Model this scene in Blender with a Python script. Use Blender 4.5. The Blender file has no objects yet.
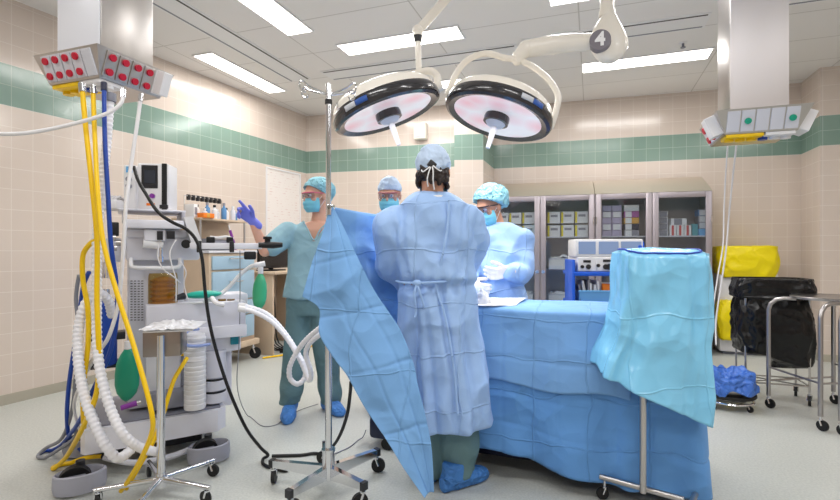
import bpy, bmesh, math, random
from mathutils import Vector, Matrix, noise
V = Vector
R = math.radians
random.seed(7)
SC = bpy.context.scene
COL = SC.collection
# ---------------------------------------------------------------- camera frame and room frame
F = 485.0            # focal length in pixels of an 840 wide picture
HZ = 250.0           # horizon row
EYE = 1.16
YAW = math.atan2(172.0, F)
CS, SN = math.cos(YAW), math.sin(YAW)
def c2r(X, D, z=0.0):
    return V((X*CS - D*SN, X*SN + D*CS, z))
def at(px, py, D):
    return c2r((px-420)/F*D, D, EYE + (HZ-py)/F*D)
def fl(px, py, z=0.0):
    return at(px, py, F*(EYE-z)/(py-HZ))
def aty(px, py, y):
    r = (px-420)/F
    return at(px, py, y/(SN*r + CS))
def atx(px, py, x):
    r = (px-420)/F
    return at(px, py, x/(CS*r - SN))
def rdir(X, D, z=0.0):
    return c2r(X, D, z)
# ---------------------------------------------------------------- materials
def lin(c):
    def f(v):
        v /= 255.0
        return v/12.92 if v <= 0.04045 else ((v+0.055)/1.055)**2.4
    return (f(c[0]), f(c[1]), f(c[2]), 1.0)
def mat(name, rgb, rough=0.5, metal=0.0, bump=None, ridged=None, var=0.0, vscale=8.0, spec=0.5, trans=0.0, sheen=0.0,
        emit=0.0, emitc=None, coat=0.0, rgb2=None, sss=0.0, ior=1.45, crumple=None, folds=None):
    m = bpy.data.materials.new(name); m.use_nodes = True
    nt = m.node_tree; b = nt.nodes['Principled BSDF']
    b.inputs['Base Color'].default_value = lin(rgb)
    b.inputs['Roughness'].default_value = rough
    b.inputs['Metallic'].default_value = metal
    b.inputs['Specular IOR Level'].default_value = spec
    b.inputs['Transmission Weight'].default_value = trans
    b.inputs['Sheen Weight'].default_value = sheen
    b.inputs['Coat Weight'].default_value = coat
    b.inputs['IOR'].default_value = ior
    if sss:
        b.inputs['Subsurface Weight'].default_value = sss
        b.inputs['Subsurface Radius'].default_value = (0.02, 0.008, 0.005)
    if emit:
        b.inputs['Emission Color'].default_value = lin(emitc or rgb)
        b.inputs['Emission Strength'].default_value = emit
    tc = nt.nodes.new('ShaderNodeTexCoord')
    if var or rgb2:
        n = nt.nodes.new('ShaderNodeTexNoise'); n.inputs['Scale'].default_value = vscale; n.inputs['Detail'].default_value = 4
        nt.links.new(tc.outputs['Object'], n.inputs['Vector'])
        mx = nt.nodes.new('ShaderNodeMix'); mx.data_type = 'RGBA'
        a = lin(rgb)
        c2 = lin(rgb2) if rgb2 else tuple(max(0, v*(1-var)) for v in a[:3]) + (1,)
        mx.inputs[6].default_value = a; mx.inputs[7].default_value = c2
        mr = nt.nodes.new('ShaderNodeMapRange'); mr.inputs[1].default_value = .35; mr.inputs[2].default_value = .65
        nt.links.new(n.outputs['Fac'], mr.inputs[0]); nt.links.new(mr.outputs[0], mx.inputs[0])
        nt.links.new(mx.outputs[2], b.inputs['Base Color'])
    last = None
    def addbump(h, strength, dist):
        nonlocal last
        bp = nt.nodes.new('ShaderNodeBump'); bp.inputs['Strength'].default_value = strength; bp.inputs['Distance'].default_value = dist
        nt.links.new(h, bp.inputs['Height'])
        if last: nt.links.new(last, bp.inputs['Normal'])
        last = bp.outputs['Normal']
    if bump:
        n = nt.nodes.new('ShaderNodeTexNoise'); n.inputs['Scale'].default_value = bump[0]; n.inputs['Detail'].default_value = 5
        nt.links.new(tc.outputs['Object'], n.inputs['Vector'])
        addbump(n.outputs['Fac'], bump[1], bump[2] if len(bump) > 2 else 0.01)
    if ridged:
        n = nt.nodes.new('ShaderNodeTexNoise'); n.noise_type = 'RIDGED_MULTIFRACTAL'
        n.inputs['Scale'].default_value = ridged[0]; n.inputs['Detail'].default_value = 2.5; n.inputs['Distortion'].default_value = .6
        nt.links.new(tc.outputs['Object'], n.inputs['Vector'])
        addbump(n.outputs['Fac'], ridged[1], ridged[2] if len(ridged) > 2 else 0.01)
    if crumple:
        n = nt.nodes.new('ShaderNodeTexNoise'); n.inputs['Scale'].default_value = crumple[0]*.6; n.inputs['Detail'].default_value = 2
        nt.links.new(tc.outputs['Object'], n.inputs['Vector'])
        mm = nt.nodes.new('ShaderNodeVectorMath'); mm.operation = 'MULTIPLY_ADD'; mm.inputs[1].default_value = (.22, .22, .22)
        nt.links.new(n.outputs['Color'], mm.inputs[0]); nt.links.new(tc.outputs['Object'], mm.inputs[2])
        for k, (sc, st) in enumerate(((crumple[0], 1.0), (crumple[0]*2.3, .6))):
            vo = nt.nodes.new('ShaderNodeTexVoronoi'); vo.inputs['Scale'].default_value = sc; vo.feature = 'SMOOTH_F1'; vo.inputs['Smoothness'].default_value = .1
            nt.links.new(mm.outputs[0], vo.inputs['Vector']); addbump(vo.outputs['Distance'], min(1.0, crumple[1]*st*1.3), crumple[2]/sc*7)
    if folds:
        br = nt.nodes.new('ShaderNodeTexBrick'); br.offset = 0; br.inputs['Scale'].default_value = 1; br.inputs['Brick Width'].default_value = folds[0]; br.inputs['Row Height'].default_value = folds[1]
        br.inputs['Mortar Size'].default_value = .006; br.inputs['Mortar Smooth'].default_value = 1.0
        mpn = nt.nodes.new('ShaderNodeMapping'); mpn.inputs['Rotation'].default_value = (R(90), 0, 0)
        sx = nt.nodes.new('ShaderNodeSeparateXYZ'); cbn = nt.nodes.new('ShaderNodeCombineXYZ'); nt.links.new(tc.outputs['Object'], sx.inputs[0])
        nt.links.new(sx.outputs[0], cbn.inputs[0]); nt.links.new(sx.outputs[2], cbn.inputs[1])
        nn = nt.nodes.new('ShaderNodeTexNoise'); nn.inputs['Scale'].default_value = 3.5; nt.links.new(tc.outputs['Object'], nn.inputs['Vector'])
        ma = nt.nodes.new('ShaderNodeVectorMath'); ma.operation = 'MULTIPLY_ADD'; ma.inputs[1].default_value = (.1, .1, 0)
        nt.links.new(nn.outputs['Color'], ma.inputs[0]); nt.links.new(cbn.outputs[0], ma.inputs[2]); nt.links.new(ma.outputs[0], br.inputs['Vector'])
        addbump(br.outputs['Fac'], folds[2], .01)
    if last: nt.links.new(last, b.inputs['Normal'])
    return m
def glass(name, tint=(235, 240, 240), refl=0.06, rough=0.02):
    m = bpy.data.materials.new(name); m.use_nodes = True
    nt = m.node_tree; nt.nodes.clear()
    o = nt.nodes.new('ShaderNodeOutputMaterial'); mx = nt.nodes.new('ShaderNodeMixShader')
    t = nt.nodes.new('ShaderNodeBsdfTransparent'); g = nt.nodes.new('ShaderNodeBsdfGlossy')
    t.inputs['Color'].default_value = lin(tint); g.inputs['Roughness'].default_value = rough
    lw = nt.nodes.new('ShaderNodeLayerWeight'); lw.inputs['Blend'].default_value = .25
    mr = nt.nodes.new('ShaderNodeMapRange'); mr.inputs[3].default_value = refl; mr.inputs[4].default_value = .6
    nt.links.new(lw.outputs['Fresnel'], mr.inputs[0]); nt.links.new(mr.outputs[0], mx.inputs[0])
    nt.links.new(t.outputs[0], mx.inputs[1]); nt.links.new(g.outputs[0], mx.inputs[2]); nt.links.new(mx.outputs[0], o.inputs['Surface'])
    return m
# ---------------------------------------------------------------- mesh builder
class MB:
    def __init__(s): s.v = []; s.f = []; s.m = []
    def add(s, vs, fs, mi=0, M=None):
        k = len(s.v)
        for p in vs:
            p = V(p)
            s.v.append(M @ p if M else p)
        for f in fs: s.f.append([i+k for i in f]); s.m.append(mi)
        return s
    def box(s, lo, hi, bev=0.0, mi=0, M=None, seg=2):
        lo = V(lo); hi = V(hi)
        bm = bmesh.new(); bmesh.ops.create_cube(bm, size=1)
        c = (lo+hi)/2; d = hi-lo
        for v in bm.verts: v.co = V((v.co.x*d.x+c.x, v.co.y*d.y+c.y, v.co.z*d.z+c.z))
        bev = min(bev, .49*min(abs(d.x), abs(d.y), abs(d.z)))
        if bev > 0: bmesh.ops.bevel(bm, geom=list(bm.edges), offset=bev, segments=seg, profile=.5, affect='EDGES')
        bmesh.ops.recalc_face_normals(bm, faces=list(bm.faces))
        bm.verts.index_update()
        s.add([v.co.copy() for v in bm.verts], [[v.index for v in f.verts] for f in bm.faces], mi, M)
        bm.free(); return s
    def tube(s, pts, r, seg=8, radii=None, closed=False, mi=0, M=None):
        pts = [V(p) for p in pts]; n = len(pts)
        T = []
        for i in range(n):
            a = pts[(i-1) % n] if (closed or i > 0) else pts[i]
            b = pts[(i+1) % n] if (closed or i < n-1) else pts[i]
            t = (b-a)
            T.append(t.normalized() if t.length > 1e-9 else V((0, 0, 1)))
        up = V((0, 0, 1)) if abs(T[0].z) < .9 else V((1, 0, 0))
        N = (up - T[0]*up.dot(T[0])).normalized()
        vs = []; fs = []
        for i in range(n):
            N = (N - T[i]*N.dot(T[i]))
            N = N.normalized() if N.length > 1e-6 else T[i].orthogonal().normalized()
            Bn = T[i].cross(N)
            rr = radii[i] if radii else r
            for k in range(seg):
                a = 2*math.pi*k/seg
                vs.append(pts[i] + (N*math.cos(a)+Bn*math.sin(a))*rr)
        m = n if closed else n-1
        for i in range(m):
            j = (i+1) % n
            for k in range(seg):
                k2 = (k+1) % seg
                fs.append([i*seg+k, j*seg+k, j*seg+k2, i*seg+k2][::-1])
        if not closed:
            fs.append(list(range(seg))); fs.append([(n-1)*seg+k for k in range(seg)][::-1])
        return s.add(vs, fs, mi, M)
    def cyl(s, p0, p1, r0, r1=None, seg=20, mi=0, M=None):
        return s.tube([p0, p1], r0, seg, radii=[r0, r0 if r1 is None else r1], mi=mi, M=M)
    def lathe(s, prof, M=None, seg=32, mi=0, cap=True):
        vs = []; fs = []; n = len(prof)
        for r, z in prof:
            for k in range(seg):
                a = 2*math.pi*k/seg
                vs.append(V((r*math.cos(a), r*math.sin(a), z)))
        for i in range(n-1):
            for k in range(seg):
                k2 = (k+1) % seg
                fs.append([i*seg+k, i*seg+k2, (i+1)*seg+k2, (i+1)*seg+k])
        if cap and prof[0][0] > 1e-6: fs.append(list(range(seg))[::-1])
        if cap and prof[-1][0] > 1e-6: fs.append([(n-1)*seg+k for k in range(seg)])
        return s.add(vs, fs, mi, M)
    def ell(s, c, rad, M=None, seg=24, rings=14, mi=0):
        c = V(c); vs = []; fs = []
        for i in range(rings+1):
            th = math.pi*i/rings
            for k in range(seg):
                a = 2*math.pi*k/seg
                vs.append(V((c.x+rad[0]*math.sin(th)*math.cos(a), c.y+rad[1]*math.sin(th)*math.sin(a), c.z-rad[2]*math.cos(th))))
        for i in range(rings):
            for k in range(seg):
                k2 = (k+1) % seg
                fs.append([i*seg+k, i*seg+k2, (i+1)*seg+k2, (i+1)*seg+k])
        return s.add(vs, fs, mi, M)
    def grid(s, nu, nv, fn, mi=0, closeu=False):
        vs = []; fs = []
        for j in range(nv+1):
            for i in range(nu + (0 if closeu else 1)):
                vs.append(fn(i/nu, j/nv))
        w = nu if closeu else nu+1
        for j in range(nv):
            for i in range(nu):
                i2 = (i+1) % w
                fs.append([j*w+i, j*w+i2, (j+1)*w+i2, (j+1)*w+i])
        return s.add(vs, fs, mi)
    def prism(s, pts, ext, mi=0, M=None):
        pts = [V(p) for p in pts]; ext = V(ext); n = len(pts)
        vs = pts + [p+ext for p in pts]
        fs = [list(range(n))[::-1], [n+i for i in range(n)]]
        for i in range(n): fs.append([i, (i+1) % n, n+(i+1) % n, n+i])
        return s.add(vs, fs, mi, M)
    def loft(s, secs, seg=28, mi=0, power=2.0):
        """secs: (centre, half-width vector, half-depth vector)"""
        vs = []; fs = []; n = len(secs)
        def sp(x): return math.copysign(abs(x)**(2.0/power), x)
        for c, a, b in secs:
            c = V(c); a = V(a); b = V(b)
            for k in range(seg):
                t = 2*math.pi*k/seg
                vs.append(c + a*sp(math.cos(t)) + b*sp(math.sin(t)))
        for i in range(n-1):
            for k in range(seg):
                k2 = (k+1) % seg
                fs.append([i*seg+k, i*seg+k2, (i+1)*seg+k2, (i+1)*seg+k])
        fs.append(list(range(seg))[::-1]); fs.append([(n-1)*seg+k for k in range(seg)])
        return s.add(vs, fs, mi)
    def limb(s, pr, seg=14):
        """tapered limb with round joints; pr: [(point, radius), ...]"""
        for p, r in pr: s.ell(p, (r, r, r), seg=seg, rings=10)
        for (p, r), (q, t) in zip(pr, pr[1:]): s.cyl(p, q, r, t, seg=seg)
        return s
    def mesh(s, name):
        me = bpy.data.meshes.new(name)
        me.from_pydata([tuple(p) for p in s.v], [], s.f)
        return me
    def build(s, name, mats, parent=None, smooth=40, world=True, fix=True, thick=0.0):
        me = s.mesh(name)
        if not isinstance(mats, (list, tuple)): mats = [mats]
        for m in mats: me.materials.append(m)
        if len(mats) > 1: me.polygons.foreach_set('material_index', s.m)
        if fix:
            bm = bmesh.new(); bm.from_mesh(me); bmesh.ops.recalc_face_normals(bm, faces=bm.faces); bm.to_mesh(me); bm.free()
        return link(name, me, parent, smooth, world, thick)
def wmat(o):
    M = Matrix.Identity(4)
    while o is not None:
        L = Matrix.Translation(o.location) @ o.rotation_euler.to_matrix().to_4x4()
        M = L @ M; o = o.parent
    return M
def link(name, me, parent, smooth=40, world=True, thick=0.0):
    o = bpy.data.objects.new(name, me); COL.objects.link(o)
    if parent is not None:
        o.parent = parent
        if world: me.transform(wmat(parent).inverted())
    if smooth:
        me.shade_smooth()
        if smooth < 180: me.set_sharp_from_angle(angle=R(smooth))
    if thick:
        md = o.modifiers.new('thickness', 'SOLIDIFY'); md.thickness = thick; md.offset = 0
    me.update()
    return o
def tag(o, label, cat, group=None, kind=None):
    if label: o['label'] = label
    if cat: o['category'] = cat
    if group: o['group'] = group
    if kind: o['kind'] = kind
    return o
def thing(name, label, cat, loc=(0, 0, 0), rotz=0.0, group=None):
    o = bpy.data.objects.new(name, None); COL.objects.link(o)
    o.location = loc; o.rotation_euler = (0, 0, rotz); o.empty_display_size = .1
    return tag(o, label, cat, group)
def single(o, label, cat, group=None):
    """give a one-mesh thing an origin at its base"""
    me = o.data
    xs = [v.co for v in me.vertices]
    lo = V((min(p.x for p in xs), min(p.y for p in xs), min(p.z for p in xs)))
    hi = V((max(p.x for p in xs), max(p.y for p in xs), max(p.z for p in xs)))
    c = V(((lo.x+hi.x)/2, (lo.y+hi.y)/2, lo.z))
    me.transform(Matrix.Translation(-c)); o.location = o.location + c
    return tag(o, label, cat, group)
def struct(o):
    o['kind'] = 'structure'; return o
def dup(root, loc, rotz=None, label=None):
    r = root.copy(); COL.objects.link(r); r.location = loc
    if rotz is not None: r.rotation_euler = (0, 0, rotz)
    if label: r['label'] = label
    for ch in list(root.children):
        c = ch.copy(); COL.objects.link(c); c.parent = r
        for g in list(ch.children):
            d = g.copy(); COL.objects.link(d); d.parent = c
    return r
def spline(P, n=8, closed=False):
    P = [V(p) for p in P]; out = []; m = len(P)
    def g(i): return P[i % m] if closed else P[max(0, min(m-1, i))]
    for i in range(m if closed else m-1):
        p0, p1, p2, p3 = g(i-1), g(i), g(i+1), g(i+2)
        for k in range(n):
            t = k/n
            out.append(.5*((2*p1)+(p2-p0)*t+(2*p0-5*p1+4*p2-p3)*t*t+(3*p1-p0-3*p2+p3)*t**3))
    if not closed: out.append(P[-1])
    return out
def path(L, n=8): return spline([at(*p) for p in L], n)
def poly(P, t):
    """point at fraction t of a polyline"""
    P = [V(p) for p in P]; d = [(b-a).length for a, b in zip(P, P[1:])]; s = t*sum(d)
    for a, b, l in zip(P, P[1:], d):
        if s <= l: return a.lerp(b, s/l if l else 0)
        s -= l
    return P[-1].copy()
def nz(p, s=1.0, o=0.0): return noise.noise(V(p)*s + V((o, o*1.7, -o)))
def ridge(p, s=1.0, o=0.0):
    v = 1-abs(nz(p, s, o))*2.2
    return max(-.2, v)
def blob(name, mb, m, parent, voxel=.01, smooth=4, disp=None, keep=None):
    """union of overlapping closed shapes -> one continuous skin"""
    me = mb.mesh(name+'_raw')
    bm = bmesh.new(); bm.from_mesh(me); bmesh.ops.recalc_face_normals(bm, faces=bm.faces); bm.to_mesh(me); bm.free()
    o = bpy.data.objects.new(name+'_raw', me); COL.objects.link(o)
    r = o.modifiers.new('r', 'REMESH'); r.mode = 'VOXEL'; r.voxel_size = voxel
    if smooth:
        sm = o.modifiers.new('s', 'SMOOTH'); sm.iterations = smooth; sm.factor = .5
    dg = bpy.context.evaluated_depsgraph_get()
    me2 = bpy.data.meshes.new_from_object(o.evaluated_get(dg))
    bpy.data.objects.remove(o); bpy.data.meshes.remove(me)
    if disp:
        ns = [v.normal.copy() for v in me2.vertices]
        cs = [v.co.copy() for v in me2.vertices]
        for v, c, n_ in zip(me2.vertices, cs, ns):
            d = disp(c, n_)
            v.co = c + (d if isinstance(d, Vector) else n_*d)
    if keep:
        bm = bmesh.new(); bm.from_mesh(me2)
        bmesh.ops.delete(bm, geom=[v for v in bm.verts if not keep(v.co)], context='VERTS'); bm.to_mesh(me2); bm.free()
    me2.name = name
    me2.materials.clear(); me2.materials.append(m)
    return link(name, me2, parent, 180)
def frame_from(f, up=V((0, 0, 1))):
    """matrix whose y axis is f, z axis nearest up"""
    y = V(f).normalized(); x = y.cross(up).normalized(); z = x.cross(y)
    return Matrix((x, y, z)).transposed().to_4x4()
def place(loc, M=None): return Matrix.Translation(V(loc)) @ (M if M else Matrix.Identity(4))
LAMP_W = 16.5
EXPO = 0.0
# ================================================================ materials of the room
def grid_lines(nt, vec, w, h, mortar, c1, c2, cm):
    br = nt.nodes.new('ShaderNodeTexBrick'); br.offset = 0.0; br.squash = 1.0
    br.inputs['Scale'].default_value = 1.0; br.inputs['Brick Width'].default_value = w; br.inputs['Row Height'].default_value = h
    br.inputs['Mortar Size'].default_value = mortar; br.inputs['Mortar Smooth'].default_value = .2
    br.inputs['Color1'].default_value = lin(c1); br.inputs['Color2'].default_value = lin(c2); br.inputs['Mortar'].default_value = lin(cm)
    nt.links.new(vec, br.inputs['Vector']); return br
def wall_mat():
    m = bpy.data.materials.new('glazed_wall_tile'); m.use_nodes = True
    nt = m.node_tree; b = nt.nodes['Principled BSDF']
    g = nt.nodes.new('ShaderNodeNewGeometry'); sx = nt.nodes.new('ShaderNodeSeparateXYZ'); nt.links.new(g.outputs['Position'], sx.inputs[0])
    ad = nt.nodes.new('ShaderNodeMath'); ad.operation = 'ADD'; nt.links.new(sx.outputs[0], ad.inputs[0]); nt.links.new(sx.outputs[1], ad.inputs[1])
    cb = nt.nodes.new('ShaderNodeCombineXYZ'); nt.links.new(ad.outputs[0], cb.inputs[0]); zo = nt.nodes.new('ShaderNodeMath'); zo.inputs[1].default_value = .4*.156; nt.links.new(sx.outputs[2], zo.inputs[0]); zo.operation = 'SUBTRACT'; nt.links.new(zo.outputs[0], cb.inputs[1])
    be = grid_lines(nt, cb.outputs[0], .156, .156, .0026, (220, 206, 195), (217, 203, 192), (231, 221, 212))
    gr = grid_lines(nt, cb.outputs[0], .156, .156, .0026, (134, 160, 148), (128, 155, 143), (170, 188, 179))
    lo = nt.nodes.new('ShaderNodeMath'); lo.operation = 'GREATER_THAN'; lo.inputs[1].default_value = 2.2464
    hi = nt.nodes.new('ShaderNodeMath'); hi.operation = 'LESS_THAN'; hi.inputs[1].default_value = 2.5584
    an = nt.nodes.new('ShaderNodeMath'); an.operation = 'MULTIPLY'
    nt.links.new(sx.outputs[2], lo.inputs[0]); nt.links.new(sx.outputs[2], hi.inputs[0])
    nt.links.new(lo.outputs[0], an.inputs[0]); nt.links.new(hi.outputs[0], an.inputs[1])
    mx = nt.nodes.new('ShaderNodeMix'); mx.data_type = 'RGBA'
    nt.links.new(an.outputs[0], mx.inputs[0]); nt.links.new(be.outputs['Color'], mx.inputs[6]); nt.links.new(gr.outputs['Color'], mx.inputs[7])
    nt.links.new(mx.outputs[2], b.inputs['Base Color'])
    b.inputs['Roughness'].default_value = .16; b.inputs['Specular IOR Level'].default_value = .5
    iv = nt.nodes.new('ShaderNodeMath'); iv.operation = 'SUBTRACT'; iv.inputs[0].default_value = 1; nt.links.new(be.outputs['Fac'], iv.inputs[1])
    n = nt.nodes.new('ShaderNodeTexNoise'); n.inputs['Scale'].default_value = 9; n.inputs['Detail'].default_value = 1; nt.links.new(g.outputs['Position'], n.inputs['Vector'])
    b1 = nt.nodes.new('ShaderNodeBump'); b1.inputs['Strength'].default_value = .35; b1.inputs['Distance'].default_value = .0015; nt.links.new(iv.outputs[0], b1.inputs['Height'])
    b2 = nt.nodes.new('ShaderNodeBump'); b2.inputs['Strength'].default_value = .25; b2.inputs['Distance'].default_value = .004; nt.links.new(n.outputs['Fac'], b2.inputs['Height'])
    nt.links.new(b1.outputs[0], b2.inputs['Normal']); nt.links.new(b2.outputs[0], b.inputs['Normal'])
    return m
def ceil_mat():
    m = bpy.data.materials.new('ceiling_panel'); m.use_nodes = True
    nt = m.node_tree; b = nt.nodes['Principled BSDF']
    g = nt.nodes.new('ShaderNodeNewGeometry')
    mp = nt.nodes.new('ShaderNodeMapping'); mp.inputs['Location'].default_value = (.1, .2, 0); nt.links.new(g.outputs['Position'], mp.inputs['Vector'])
    br = grid_lines(nt, mp.outputs[0], 1.22, .61, .006, (240, 238, 237), (237, 235, 234), (206, 203, 200))
    nt.links.new(br.outputs['Color'], b.inputs['Base Color']); b.inputs['Roughness'].default_value = .6
    return m
def floor_mat():
    m = bpy.data.materials.new('speckled_vinyl'); m.use_nodes = True
    nt = m.node_tree; b = nt.nodes['Principled BSDF']; tc = nt.nodes.new('ShaderNodeTexCoord')
    n1 = nt.nodes.new('ShaderNodeTexNoise'); n1.inputs['Scale'].default_value = 90; n1.inputs['Detail'].default_value = 6
    n2 = nt.nodes.new('ShaderNodeTexNoise'); n2.inputs['Scale'].default_value = 1.3; n2.inputs['Detail'].default_value = 3
    for n in (n1, n2): nt.links.new(tc.outputs['Object'], n.inputs['Vector'])
    r = nt.nodes.new('ShaderNodeValToRGB'); e = r.color_ramp.elements
    e[0].position = .35; e[0].color = lin((182, 186, 182)); e[1].position = .65; e[1].color = lin((203, 206, 201))
    nt.links.new(n1.outputs['Fac'], r.inputs[0])
    mx = nt.nodes.new('ShaderNodeMix'); mx.data_type = 'RGBA'; mx.inputs[0].default_value = .25
    r2 = nt.nodes.new('ShaderNodeValToRGB'); r2.color_ramp.elements[0].color = lin((188, 191, 186)); r2.color_ramp.elements[1].color = lin((202, 202, 196))
    nt.links.new(n2.outputs['Fac'], r2.inputs[0]); nt.links.new(r.outputs[0], mx.inputs[6]); nt.links.new(r2.outputs[0], mx.inputs[7])
    nt.links.new(mx.outputs[2], b.inputs['Base Color'])
    b.inputs['Roughness'].default_value = .33; b.inputs['Specular IOR Level'].default_value = .4
    bp = nt.nodes.new('ShaderNodeBump'); bp.inputs['Strength'].default_value = .08; bp.inputs['Distance'].default_value = .004
    nt.links.new(n1.outputs['Fac'], bp.inputs['Height']); nt.links.new(bp.outputs[0], b.inputs['Normal'])
    return m
TILE = wall_mat(); CEIL = ceil_mat(); FLOOR = floor_mat()
M = {}
M['base'] = mat('cove_base', (176, 170, 155), .5)
M['steel'] = mat('brushed_steel', (196, 192, 190), .3, 1.0, bump=(60, .06, .002))
M['steel_lav'] = mat('cabinet_steel', (168, 160, 166), .36, .6, bump=(40, .05, .002))
M['chrome'] = mat('chrome', (225, 226, 230), .1, 1.0)
M['white'] = mat('white_plastic', (235, 234, 236), .35)
M['cream'] = mat('cream_enamel', (238, 232, 222), .28, coat=.3)
M['grey'] = mat('light_grey_plastic', (212, 213, 222), .4)
M['midgrey'] = mat('mid_grey_plastic', (132, 134, 146), .45)
M['dark'] = mat('dark_plastic', (40, 40, 44), .35)
M['black'] = mat('black_rubber', (22, 22, 24), .5)
M['bblack'] = mat('black_bin_liner', (10, 10, 13), .22, crumple=(6, .4, .03), spec=.5)
M['red'] = mat('red_socket', (196, 18, 52), .4)
M['green_sock'] = mat('green_socket', (20, 160, 130), .4)
M['yellow'] = mat('yellow_hose', (250, 205, 12), .35)
M['ybag'] = mat('yellow_bag', (246, 224, 10), .3, crumple=(7, .4, .03), spec=.5)
M['blue_hose'] = mat('blue_hose', (28, 70, 165), .35)
M['grey_hose'] = mat('grey_hose', (140, 142, 150), .4)
M['white_hose'] = mat('white_hose', (232, 230, 232), .35)
M['clear_hose'] = mat('milky_hose', (244, 243, 248), .32)
M['drape'] = mat('blue_drape_fabric', (104, 160, 224), .75, bump=(130, .12, .003), crumple=(4.2, .7, .03), folds=(.27, .23, .5), sheen=.1, spec=.25)
M['drape3'] = mat('mid_blue_drape', (128, 178, 232), .75, bump=(130, .12, .003), crumple=(4.5, .6, .03), folds=(.23, .26, .5), sheen=.1, spec=.25)
M['drape2'] = mat('light_blue_overlay', (126, 174, 228), .75, bump=(130, .12, .003), crumple=(4.0, .5, .03), folds=(.26, .2, .5), sheen=.1, spec=.25)
M['gown'] = mat('pale_blue_gown_fabric', (164, 197, 243), .72, bump=(140, .12, .003), crumple=(5.0, .6, .03), folds=(.21, .24, .5), sheen=.12, spec=.25)
M['scrub'] = mat('pale_teal_scrubs', (146, 182, 194), .85, bump=(160, .12, .003), crumple=(6, .4, .03), spec=.2)
M['scrubd'] = mat('grey_teal_trousers', (106, 136, 141), .85, bump=(160, .12, .003), crumple=(7, .45, .03), spec=.2)
M['turq'] = mat('turquoise_plastic_film', (140, 214, 252), .22, crumple=(5, .5, .03), folds=(.3, .31, .4), spec=.6)
M['skin'] = mat('skin', (224, 172, 148), .5, sss=.15, var=.06)
M['skin2'] = mat('skin_tan', (205, 150, 124), .5, sss=.15, var=.06)
M['hair'] = mat('dark_brown_hair', (38, 26, 22), .5, bump=(80, .5, .01))
M['cap'] = mat('blue_bouffant', (146, 202, 218), .7, crumple=(18, 1.0, .05), spec=.25)
M['skullcap'] = mat('pale_blue_cap', (200, 220, 246), .72, crumple=(12, .6, .04), spec=.2)
M['mask'] = mat('aqua_mask', (128, 204, 226), .7, spec=.2)
M['wcloth'] = mat('white_cloth', (240, 240, 242), .8, ridged=(6, .3, .01), spec=.2)
M['glove_w'] = mat('white_latex', (238, 232, 228), .45, ridged=(14, .2, .006))
M['glove_p'] = mat('purple_nitrile', (116, 124, 222), .45, ridged=(14, .2, .006))
M['cover'] = mat('blue_shoe_cover', (72, 132, 205), .6, crumple=(16, .8, .04))
M['cart_blue'] = mat('royal_blue_plastic', (26, 92, 208), .35)
M['bin_blue'] = mat('light_blue_bin', (112, 176, 226), .35)
M['drawer'] = mat('sky_blue_drawer', (160, 189, 210), .45)
M['wood'] = mat('beige_laminate', (206, 184, 160), .5, var=.08, vscale=5)
M['teal_bag'] = mat('green_rubber_bag', (30, 150, 118), .35)
M['green_bag'] = mat('light_green_rubber_bag', (70, 180, 130), .35)
M['amber'] = mat('amber_plastic', (160, 120, 40), .2, trans=.45)
M['orange'] = mat('orange_card', (240, 130, 40), .6)
M['purple'] = mat('purple_clip', (130, 50, 150), .4)
M['navy'] = mat('navy_plastic', (22, 30, 62), .4)
M['bagblue'] = mat('blue_liner', (72, 120, 208), .3, crumple=(14, .9, .04))
M['screen'] = mat('dim_screen', (120, 140, 175), .12, emit=.25, emitc=(150, 170, 205))
M['carcass'] = mat('cabinet_interior', (196, 190, 190), .45)
M['glass'] = glass('cabinet_glass', (244, 247, 249), .045)
M['film'] = mat('clear_film', (246, 246, 250), .3, trans=.3, crumple=(14, .5, .03), spec=.5)
M['guard'] = mat('wheel_guard_grey', (170, 171, 184), .4)
M['lens'] = glass('clear_lens', (240, 240, 245), .08)
M['pink'] = mat('pink_frame', (236, 110, 150), .3)
M['diff'] = mat('lit_diffuser', (255, 252, 246), .5, emit=7.0, emitc=(255, 250, 242))
# ================================================================ shell
XR, Y0, YB2, H = 3.7, -2.6, 6.9, 3.06
XL = -4.1
def xl(y): return -4.15 + (y-2.35)*.0901      # the side wall is not quite square to the back wall
def wallbox(name, lo, hi, m=TILE): return struct(MB().box(lo, hi).build(name, m, smooth=0))
wallbox('floor', (-4.9, Y0-.1, -.1), (XR+.1, YB2+.1, 0), FLOOR)
wallbox('ceiling', (-4.9, Y0-.1, H), (XR+.1, YB2+.1, H+.1), CEIL)
struct(MB().prism([(xl(Y0), Y0, 0), (xl(5.95), 5.95, 0), (xl(5.95)-.1, 5.95, 0), (xl(Y0)-.1, Y0, 0)], (0, 0, H)).build('wall_left', TILE, smooth=0))
wallbox('wall_right', (XR, Y0-.1, 0), (XR+.1, YB2+.1, H))
wallbox('wall_behind', (-4.9, Y0-.1, 0), (XR, Y0, H))
BACK = [(-4.0, 5.94), (-1.57, 6.12), (-1.57, 5.67), (-1.235, 5.76), (-1.235, 6.44), (2.24, 6.64), (2.24, 6.16), (XR, 6.16)]
bw = MB(); bw.prism([(x, y, 0) for x, y in BACK] + [(XR, YB2+.1, 0), (-4.0, YB2+.1, 0)], (0, 0, H))
struct(bw.build('wall_back', TILE, smooth=0))
def base_strip(name, p, q):
    p = V((p[0], p[1], 0)); q = V((q[0], q[1], 0)); n = (q-p).normalized().cross(V((0, 0, 1)))*.012
    struct(MB().prism([p, q, q+n, p+n], (0, 0, .075)).build(name, M['base'], smooth=0))
base_strip('baseboard_left', (xl(Y0), Y0), (xl(5.9), 5.9))
base_strip('baseboard_back', BACK[0], BACK[1])
base_strip('baseboard_right', (1.3, 6.44+2.535*.0576), BACK[5])
base_strip('baseboard_return', BACK[5], BACK[6])
base_strip('baseboard_front', BACK[6], BACK[7])
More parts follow.
